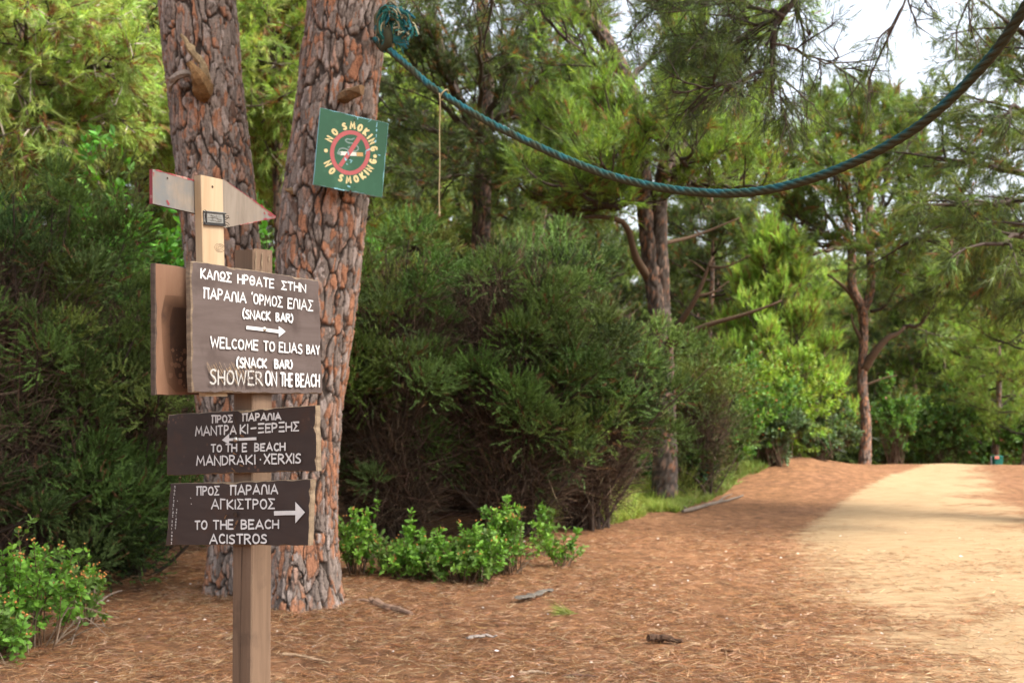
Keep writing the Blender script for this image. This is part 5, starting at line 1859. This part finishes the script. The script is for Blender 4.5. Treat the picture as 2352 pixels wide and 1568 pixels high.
broad("strawberry_tree", "glossy leaved bright shrub behind the left heather and left trunk", base_at(320, 10.6), (0.75, 0.6), 4.15, 900, 501, ARB, ln=0.085, wd=0.034)
broad("strawberry_tree", "glossy leaved bright shrub seen between the two big trunks", base_at(622, 10.4), (0.36, 0.5), 3.75, 700, 502, ARB, ln=0.085, wd=0.034)
broad("strawberry_tree", "glossy leaved shrub at the left edge above the heather", base_at(10, 11.2), (0.6, 0.5), 3.6, 300, 503, ARB)
broad("strawberry_tree", "glossy leaved shrub glimpsed through the heather right of the big trunk", base_at(860, 12.6), (0.55, 0.5), 3.0, 380, 504, ARB)
YEL = [(0.20, 0.31, 0.045), (0.16, 0.27, 0.042), (0.25, 0.34, 0.055)]
GRN = [(0.10, 0.20, 0.045), (0.08, 0.165, 0.042), (0.125, 0.235, 0.05)]
GREY = [(0.10, 0.155, 0.075), (0.085, 0.13, 0.065), (0.12, 0.175, 0.085)]
far = dict(ln=0.06, wd=0.026, per=20)
broad("leafy_bush", "yellow green bush in front of the young fresh pine", base_at(1815, 20.3), (0.85, 0.7), 2.1, 700, 511, YEL, zlo=0.0, **far)
broad("leafy_bush", "bright green bush left below the young fresh pine", base_at(1730, 19.3), (0.75, 0.6), 2.3, 620, 512, YEL[1:2] + GRN, zlo=0.0, **far)
broad("leafy_bush", "low bright green bush leaning out at the foot of the young pine", base_at(1665, 18.0), (0.6, 0.5), 1.3, 360, 513, [(0.10, 0.2, 0.03)] + GRN, **far)
broad("leafy_bush", "grey green bush on the bank left of the slim pine", base_at(1775, 19.2), (0.62, 0.5), 0.95, 380, 514, GREY, **far)
broad("leafy_bush", "dark green rounded bush just left of the slim pine trunk", base_at(1875, 22.0), (0.70, 0.7), 1.45, 560, 515, GRN + GREY, **far)
broad("leafy_bush", "bright green rounded bush just right of the slim pine trunk", base_at(2050, 25.2), (0.55, 0.6), 1.85, 480, 516, GRN + [(0.09, 0.18, 0.035)], **far)
broad("leafy_bush", "low grey green bush at the crest left of the track", base_at(1880, 20.6), (0.65, 0.5), 0.72, 360, 517, GREY, **far)
broad("leafy_bush", "brownish bush under the yellow green one", base_at(1815, 21.5), (0.9, 0.6), 1.7, 420, 518, [(0.09, 0.085, 0.04), (0.07, 0.08, 0.035)], **far)
broad("leafy_bush", "dark green bush beyond the crest left of the bin", base_at(2170, 29.0), (1.1, 0.9), 2.6, 800, 519, GRN + [(0.10, 0.17, 0.045), (0.08, 0.13, 0.04)], ln=0.085, wd=0.04, per=16)
broad("leafy_bush", "shaded bush beyond the crest between slim pine and dark bush", base_at(2095, 31.0), (1.0, 0.9), 2.2, 560, 520, PINE_DARK + GRN, ln=0.085, wd=0.04, per=16)
broad("leafy_bush", "light green bush behind the bin at the right edge", base_at(2345, 29.5), (0.8, 0.8), 2.2, 560, 521, [(0.10, 0.17, 0.04)] + GRN, ln=0.085, wd=0.04, per=16)
broad("leafy_bush", "dark bush beyond the crest directly behind the green bin", base_at(2265, 32.0), (1.0, 0.9), 2.4, 620, 522, GRN + [(0.10, 0.17, 0.045), (0.12, 0.17, 0.05)], ln=0.085, wd=0.04, per=16)
broad("leafy_bush", "small dark bush beside the base of the two stemmed pine", base_at(1590, 16.4), (0.35, 0.35), 0.75, 200, 523, GRN + [(0.03, 0.085, 0.05)], **far)
broad("leafy_bush", "blue green low bush left of the two stemmed pine base", base_at(1465, 16.0), (0.4, 0.4), 0.85, 220, 524, [(0.04, 0.10, 0.055)] + GRN, **far)

# ----------------------------------------------------------------- rock rose shrubs
CIS = [(0.14, 0.29, 0.036), (0.11, 0.235, 0.034), (0.18, 0.33, 0.05), (0.13, 0.22, 0.05)]


def cistus(label, base, r, h, nst, seed, cols=CIS, ln=0.042, caps=40, deadst=6, name="rock_rose", group="low rock roses"):
    rng = np.random.default_rng(seed)
    root = thing(name, base, label, "shrub", group)
    wood, fo, cp = MB(), MB(), MB()
    P, D, Cc = [], [], []
    capp = []
    for i in range(nst):
        a = rng.uniform(0, 6.283)
        rr = math.sqrt(rng.random())
        s = np.array([rr * r[0] * 0.45 * math.cos(a), rr * r[1] * 0.45 * math.sin(a), -0.02])
        hh = h * (1 - 0.45 * rr ** 2) * rng.uniform(0.55, 1.15)
        e = np.array([rr * r[0] * math.cos(a), rr * r[1] * math.sin(a), hh]) + rng.standard_normal(3) * 0.04
        pth = smooth_path(np.array([s, s * 0.5 + e * 0.5 + rng.standard_normal(3) * 0.03, e]), 9)
        tube(wood, pth, np.linspace(0.006, 0.002, 9), 4, np.array([0.10, 0.06, 0.035]) * rng.uniform(0.7, 1.4), cap=False)
        nb = 4
        ends = [pth[3:]]
        for b_ in range(nb):
            o = pth[rng.integers(3, 8)]
            q = o + nrm(rng.standard_normal(3) + np.array([0, 0, 0.9])) * rng.uniform(0.06, 0.16)
            ends.append(np.linspace(o, q, 5))
            tube(wood, np.linspace(o, q, 3), [0.003, 0.002, 0.0015], 3, (0.09, 0.07, 0.035), cap=False)
        col = np.asarray(cols[rng.integers(len(cols))]) * rng.uniform(0.8, 1.2)
        for E in ends:
            T = nrm(E[-1] - E[0])
            _, u_, v_ = basis(T[None])
            npair = int(3 + np.linalg.norm(E[-1] - E[0]) / 0.022)
            for k in range(npair):
                t = rng.random() ** 0.7
                o = E[0] + (E[-1] - E[0]) * t
                az = k * 1.57 + rng.uniform(-.3, .3)
                for sg in (1, -1):
                    dv = (u_[0] * math.cos(az) + v_[0] * math.sin(az)) * sg + T * rng.uniform(0.3, 0.9)
                    P.append(o)
                    D.append(dv + rng.standard_normal(3) * 0.2)
                    Cc.append(col * rng.uniform(0.75, 1.25))
            if rng.random() < caps / max(1, nst * 5):
                capp.append(E[-1] + np.array([0, 0, 0.012]))
    leaves(fo, rng, np.array(P), np.array(D), np.full(len(P), ln), ln * 0.48, np.array(Cc), 0.6)
    for p_ in capp:
        for _ in range(rng.integers(2, 5)):
            o = p_ + rng.standard_normal(3) * 0.014
            s = 0.0075 * rng.uniform(0.7, 1.3)
            V_ = np.array([[0, 0, -1], [1, 0, 0], [0, 1, 0], [-1, 0, 0], [0, -1, 0], [0, 0, 1.1]]) * s + o
            cp.add(V_, np.array([[0, 2, 1], [0, 3, 2], [0, 4, 3], [0, 1, 4], [5, 1, 2], [5, 2, 3], [5, 3, 4], [5, 4, 1]]), np.array([0.34, 0.15, 0.045]) * rng.uniform(0.7, 1.3))
    for i in range(deadst):
        a = rng.uniform(0, 6.283)
        s = np.array([0.3 * r[0] * math.cos(a), 0.3 * r[1] * math.sin(a), 0])
        e = np.array([1.15 * r[0] * math.cos(a), 1.15 * r[1] * math.sin(a), h * rng.uniform(0.05, 0.5)])
        pth = smooth_path(np.array([s, (s + e) / 2 + np.array([0, 0, 0.1]) + rng.standard_normal(3) * 0.04, e]), 8)
        tube(wood, pth, np.linspace(0.005, 0.0015, 8), 4, np.array([0.24, 0.18, 0.13]) * rng.uniform(0.6, 1.2), cap=False)
    wood.build("stems", M_wood, root, (0, 0, 0))
    fo.build("foliage", M_broad, root, (0, 0, 0))
    if cp.n:
        tag(cp.build("seed_heads", M_wood, root, (0, 0, 0)), kind="stuff")
    return root


cistus("bright leafy shrub with dry orange seed heads in the bottom left corner", base_at(85, 6.6), (0.42, 0.38), 0.66, 32, 601, caps=45, deadst=14)
cistus("small leafy shrub cut by the left edge near the bottom corner", base_at(-20, 6.25), (0.24, 0.22), 0.34, 22, 602, caps=20)
cistus("upright sprig with dry flower heads beside the bottom left shrub", base_at(215, 7.3), (0.12, 0.14), 0.58, 7, 603, caps=40, deadst=8)
cistus("bright leafy shrub at the foot of the big right trunk", base_at(828, 9.3), (0.25, 0.24), 0.55, 18, 604, caps=40, group="low rock roses under the heather")
cistus("leafy shrub left of the widest green shrub under the heather", base_at(945, 9.2), (0.32, 0.22), 0.40, 30, 605, caps=30, group="low rock roses under the heather")
cistus("widest green leafy shrub under the middle heather", base_at(1075, 9.0), (0.40, 0.28), 0.44, 44, 606, caps=40, group="low rock roses under the heather")
cistus("tall green leafy shrub at the right of the low row under the heather", base_at(1165, 9.4), (0.28, 0.26), 0.58, 26, 607, caps=30, group="low rock roses under the heather")
cistus("thin lone sprig of leaves at the right end of the low row", base_at(1292, 9.7), (0.13, 0.13), 0.32, 7, 608, caps=4, deadst=2, group="low rock roses under the heather")
cistus("tiny faint sprig behind the thin lone sprig", base_at(1258, 10.3), (0.10, 0.10), 0.42, 5, 609, caps=3, deadst=2, group="low rock roses under the heather")

# ----------------------------------------------------------------- grass and low cover
rG = np.random.default_rng(31)
mb = MB()
n = 26000
px = rG.uniform(1215, 1860, n)
off = rG.random(n) ** 1.2
dfr = np.interp(px, [1215, 1300, 1450, 1560, 1640, 1700, 1800, 1860], [13.2, 12.5, 13.1, 14.1, 16.2, 17.8, 20.2, 22.0]) + 0.9 * (fbm(np.stack([px * 0.02, px * 0, px * 0], 1), 4, 3) - 0.5)
dd = dfr + off * np.interp(px, [1215, 1560, 1860], [3.2, 3.0, 2.0])
dens = fbm(np.stack([px * 0.03, dd * 1.6, px * 0], 1), 6, 3)
keep = (dens > np.interp(px, [1500, 1620, 1860], [0.36, 0.44, 0.46])) & (rG.random(n) < 0.35 + off * 2)
px, dd, off = px[keep], dd[keep], off[keep]
x = (px - 1176) / F * dd
pos = np.stack([x, dd, ground_z(x, dd) - 0.01], 1)
hh = (0.30 + 0.9 * np.clip(off * 2.2, 0, 1)) * (0.1 + 1.8 * fbm(pos * 2.6, 8, 3) ** 1.3) * rG.uniform(0.7, 1.35, len(pos)) * np.where((px > 1455) & (px < 1590) & (dd < 15.4), 0.22, 0.6)
yel = np.interp(px, [1215, 1500, 1600, 1860], [1.0, 0.9, 0.35, 0.15])[:, None] * (0.5 + fbm(pos * 1.3, 9, 2))[:, None]
cy1 = pal(rG, len(pos), [(0.30, 0.37, 0.07), (0.25, 0.34, 0.06), (0.36, 0.39, 0.10)])
cy2 = pal(rG, len(pos), [(0.13, 0.22, 0.05), (0.17, 0.27, 0.06), (0.10, 0.17, 0.05), (0.18, 0.14, 0.07)])
yel = np.clip(yel, 0, 1)
c = cy2 + (cy1 - cy2) * yel
for lo, hi in ((0, 0.35), (0.35, 0.6), (0.6, 0.9), (0.9, 1.2), (1.2, 4)):
    k = (hh >= lo) & (hh < hi)
    needles(mb, rG, pos[k], np.tile([0, 0, 1.0], (k.sum(), 1)) + rG.standard_normal((k.sum(), 3)) * 0.3, 9, 0.02 + 0.22 * (lo + 0.2), 0.05 + 0.13 * (lo + 0.25), 0.009, 0.8, c[k], 0.15)
tag(mb.build("grass", M_heath), "pale green grass and herbs behind the heather clump", kind="stuff")

# ----------------------------------------------------------------- needle litter and pebbles
rL = np.random.default_rng(41)
n = 150000
dd = 5.2 + 8.5 * rL.random(n) ** 1.6
px = rL.uniform(-80, 2450, n)
x = (px - 1176) / F * dd
sn = sandness(x, dd)
keep = (rL.random(n) > sn * 0.93) & (rL.random(n) > sstep(9.0, 13.6, dd)) & (rL.random(n) < 0.25 + 1.5 * sstep(0.36, 0.60, fbm(np.stack([x * 2.2, dd * 2.2, x * 0], 1), 71, 3)))
x, dd = x[keep], dd[keep]
# heaped round the feet of the two big stems and the post
for cx_, cy_2, r0, m in ((-1.45, 7.85, 0.36, 5200), (-1.95, 8.35, 0.34, 4200), (-0.81, 3.55, 0.07, 500)):
    an = rL.uniform(0, 6.283, m)
    rr = r0 + np.abs(rL.normal(0, 0.13, m))
    x = np.concatenate([x, cx_ + rr * np.cos(an)])
    dd = np.concatenate([dd, cy_2 + rr * np.sin(an)])
n = len(x)
z = ground_z(x, dd)
for cx_, cy_2, r0 in ((-1.45, 7.85, 0.36), (-1.95, 8.35, 0.34)):
    z = z + 0.03 * np.exp(-((np.hypot(x - cx_, dd - cy_2) - r0) / 0.16) ** 2) * rL.random(n)
a = rL.uniform(0, 6.283, n)
dv = np.stack([np.cos(a), np.sin(a), rL.normal(0.03, 0.12, n)], 1)
pos = np.stack([x, dd, z + 0.006 + 0.012 * rL.random(n)], 1)
c = pal(rL, n, [(0.32, 0.168, 0.078), (0.23, 0.110, 0.050), (0.45, 0.31, 0.19), (0.115, 0.058, 0.032), (0.28, 0.128, 0.054)], 0.2)
mb = MB()
needles(mb, rL, pos, dv, 2, 0.01, 0.090, 0.0023, 0.25, c)
tag(mb.build("needle_litter", M_litter), "fallen orange brown pine needles strewn over the forest floor", kind="stuff")

M_peb = attr_mat("pebble_stone", 0.8, 60, 0.2, 0.2, 0.002)
mb = MB()
n = 300
dd = 5.3 + 7 * rL.random(n) ** 1.5
px = rL.uniform(0, 2352, n)
x = (px - 1176) / F * dd
s = 0.004 + 0.010 * rL.random(n) ** 3
for i in range(n):
    V_ = np.array([[1, 0, 0], [.4, .8, .1], [-.6, .7, 0], [-1, -.1, .1], [-.3, -.8, 0], [.7, -.6, 0], [.2, .1, .7], [-.3, .2, .6]])
    V_ = V_ * (0.75 + 0.5 * rL.random((8, 1))) * s[i] * np.array([1.2, 1, 0.9])
    an = rL.uniform(0, 6.28)
    ca, sa = math.cos(an), math.sin(an)
    V_ = V_ @ np.array([[ca, sa, 0], [-sa, ca, 0], [0, 0, 1]]) + np.array([x[i], dd[i], zg(x[i], dd[i]) + 0.012])
    ck = ((0.72, 0.70, 0.68), (0.5, 0.44, 0.38), (0.62, 0.5, 0.4), (0.42, 0.33, 0.26))[rL.integers(4)]
    mb.add(V_, [np.array([[0, 1, 6], [1, 7, 6], [1, 2, 7], [2, 3, 7], [3, 4, 7], [4, 6, 7], [4, 5, 6], [5, 0, 6]])], ck)
tag(mb.build("pebbles", M_peb), "scattered white pebbles and bark flakes on the needle litter", kind="stuff")


# ----------------------------------------------------------------- sticks and other litter one can tell apart
def ground_px(px, py):
    """where the ground is met at pixel (px, py)"""
    d = 20.0
    for _ in range(30):
        p = at(px, py, d)
        g = zg(p[0], d)
        d = (EYE - g) * F / (py - 905)
    return np.array([gx(px, d), d, zg(gx(px, d), d)])


def stick(name, label, pts, r, col, cat="stick", lift=0.01, flat=1.0, group="fallen wood", forks=()):
    P = np.array([ground_px(*q) for q in pts])
    o = P[0].copy()
    P[:, 2] += r * 0.6 + lift
    m = MB()
    n = 14
    rs = np.random.default_rng(len(label))
    Q = smooth_path(P, n)
    Q += rs.standard_normal(Q.shape) * r * 0.15
    tube(m, Q, r * np.interp(np.linspace(0, 1, n), [0, .1, .5, 1], [0.8, 1, 0.9, 0.5]) * (1 + 0.07 * rs.standard_normal(n)), 8, np.asarray(col) * (0.8 + 0.4 * rs.random((n, 1))), 0, False)
    if flat != 1.0:
        V_ = m.V[0]
        zc = np.repeat(Q[:, 2], 8)
        V_[:, 2] = zc + (V_[:, 2] - zc) * flat
    for t, e, rr in forks:
        A = Q[int(t * (n - 1))]
        B = ground_px(*e)
        B[2] += 0.02
        tube(m, smooth_path(np.array([A, (A + B) / 2 + np.array([0, 0, 0.02]), B]), 6), np.linspace(rr, rr * 0.4, 6), 5, col)
    return tag(m.build(name, M_wood, None, o), label, cat, group)


stick("stick", "short brown broken branch lying right of the big trunk base", [(855, 1385), (890, 1397), (948, 1412)], 0.03, (0.20, 0.125, 0.085), forks=[(0.1, (805, 1383), 0.015)])
stick("stick", "knobbly stick touching the root of the big trunk", [(790, 1384), (815, 1376), (845, 1378)], 0.018, (0.22, 0.15, 0.10))
stick("bark_piece", "grey slab of bark in front of the low green shrubs", [(1190, 1380), (1225, 1371), (1268, 1358)], 0.042, (0.115, 0.10, 0.082), "bark", flat=0.28)
stick("bark_piece", "dark brown curled bark chunk on the open needle floor", [(1485, 1470), (1515, 1469), (1562, 1474)], 0.030, (0.055, 0.03, 0.018), "bark", flat=0.8)
stick("bark_piece", "small grey bark flake left of the dark curled chunk", [(1075, 1466), (1110, 1461), (1140, 1463)], 0.022, (0.24, 0.20, 0.17), "bark", flat=0.4)
stick("stick", "long grey fallen branch along the verge right of the two stemmed pine", [(1565, 1178), (1620, 1162), (1670, 1150), (1705, 1140)], 0.024, (0.12, 0.095, 0.075), forks=[(0.15, (1556, 1160), 0.012), (0.6, (1680, 1136), 0.014)])
stick("stick", "thin pale twig curving over the needles beside the post", [(655, 1500), (700, 1505), (762, 1520)], 0.009, (0.30, 0.20, 0.12))
stick("stick", "dark twig at the bottom edge", [(1290, 1551), (1330, 1549), (1372, 1551)], 0.010, (0.09, 0.05, 0.035))
stick("stick", "short twig on the needles near the bottom edge left of the dark twig", [(1190, 1543), (1235, 1541), (1270, 1546)], 0.010, (0.30, 0.22, 0.15))
stick("stick", "grey branch lying under the bottom left shrub", [(180, 1440), (230, 1400), (262, 1378), (288, 1368)], 0.010, (0.26, 0.20, 0.16), forks=[(0.3, (175, 1480), 0.006), (0.5, (250, 1440), 0.006)], lift=0.05)
stick("stick", "tiny brown stick on the sandy edge of the track", [(1652, 1490), (1665, 1492), (1690, 1496)], 0.010, (0.12, 0.06, 0.03))
g0 = ground_px(1310, 1408)
mb = MB()
needles(mb, rL, g0 + rL.standard_normal((14, 3)) * np.array([0.03, 0.02, 0.004]) + np.array([0, 0, 0.02]), np.tile([-1, 0.1, 0.15], (14, 1)) + rL.standard_normal((14, 3)) * 0.3, 12, 0.05, 0.09, 0.004, 0.5, pal(rL, 14, [(0.25, 0.28, 0.07), (0.2, 0.25, 0.06)]))
tag(mb.build("needle_sprig", M_needle, None, g0), "fallen pale green pine sprig on the open needle floor", "sprig")

# ----------------------------------------------------------------- green bin beyond the crest
dbin = 27.0
bt, bb_ = at(2290, 1046, dbin), at(2290, 1075, dbin)
gz_ = zg(bt[0], dbin)
root = thing("litter_bin", (bt[0], bt[1], gz_), "small dark green litter bin beyond the crest at the right edge", "bin")
O1 = np.array([bt[0], bt[1], gz_])
M_bin = wood_mat("green_bin_paint", (0.004, 0.075, 0.058), (0.008, 0.105, 0.08), None, (8, 8, 8), 0.45)
M_pole = metal_mat("pale_pole", (0.5, 0.42, 0.38))
I3 = np.eye(3)
htop = bt[2] - gz_
mb = MB()
for zz_, k0 in ((htop - 0.20, 0.9),):
    V_ = []
    for hz, sx in ((htop - 0.36, 0.105), (htop - 0.06, 0.12), (htop - 0.03, 0.124)):
        for a in np.linspace(0, 2 * math.pi, 17)[:-1]:
            cx_, cy2 = math.copysign(abs(math.cos(a)) ** 0.5, math.cos(a)), math.copysign(abs(math.sin(a)) ** 0.5, math.sin(a))
            V_.append([cx_ * sx, cy2 * sx * 0.8, hz])
    q = [[r_ * 16 + i, r_ * 16 + (i + 1) % 16, (r_ + 1) * 16 + (i + 1) % 16, (r_ + 1) * 16 + i] for r_ in range(2) for i in range(16)]
    mb.add(np.array(V_), [np.array(q), np.arange(16)[::-1].reshape(1, -1)], (0.5,) * 3)
mb.build("body", M_bin, root, (0, 0, 0))
mb = MB()
V_ = []
for hz, sx in ((htop - 0.03, 0.132), (htop - 0.012, 0.13), (htop + 0.005, 0.09)):
    for a in np.linspace(0, 2 * math.pi, 17)[:-1]:
        cx_, cy2 = math.copysign(abs(math.cos(a)) ** 0.5, math.cos(a)), math.copysign(abs(math.sin(a)) ** 0.5, math.sin(a))
        V_.append([cx_ * sx, cy2 * sx * 0.8, hz])
mb.add(np.array(V_), [np.array(q), (np.arange(16) + 32).reshape(1, -1)], (0.5,) * 3)
mb.build("lid", M_bin, root, (0, 0, 0))
mb = MB()
tube(mb, np.array([[-0.135, 0.0, -0.1], [-0.135, 0, htop - 0.02]]), 0.016, 8)
mb.build("pole", M_pole, root, (0, 0, 0))
mb = MB()
box(mb, (-0.05, -0.105, htop - 0.035), I3, (0.05, 0.006, 0.03), bev=0.002)
mb.build("sticker", paint_mat("faded_red_label", (0.62, 0.16, 0.11), (0.5, 0.3, 0.25), 0.6), root, (0, 0, 0))
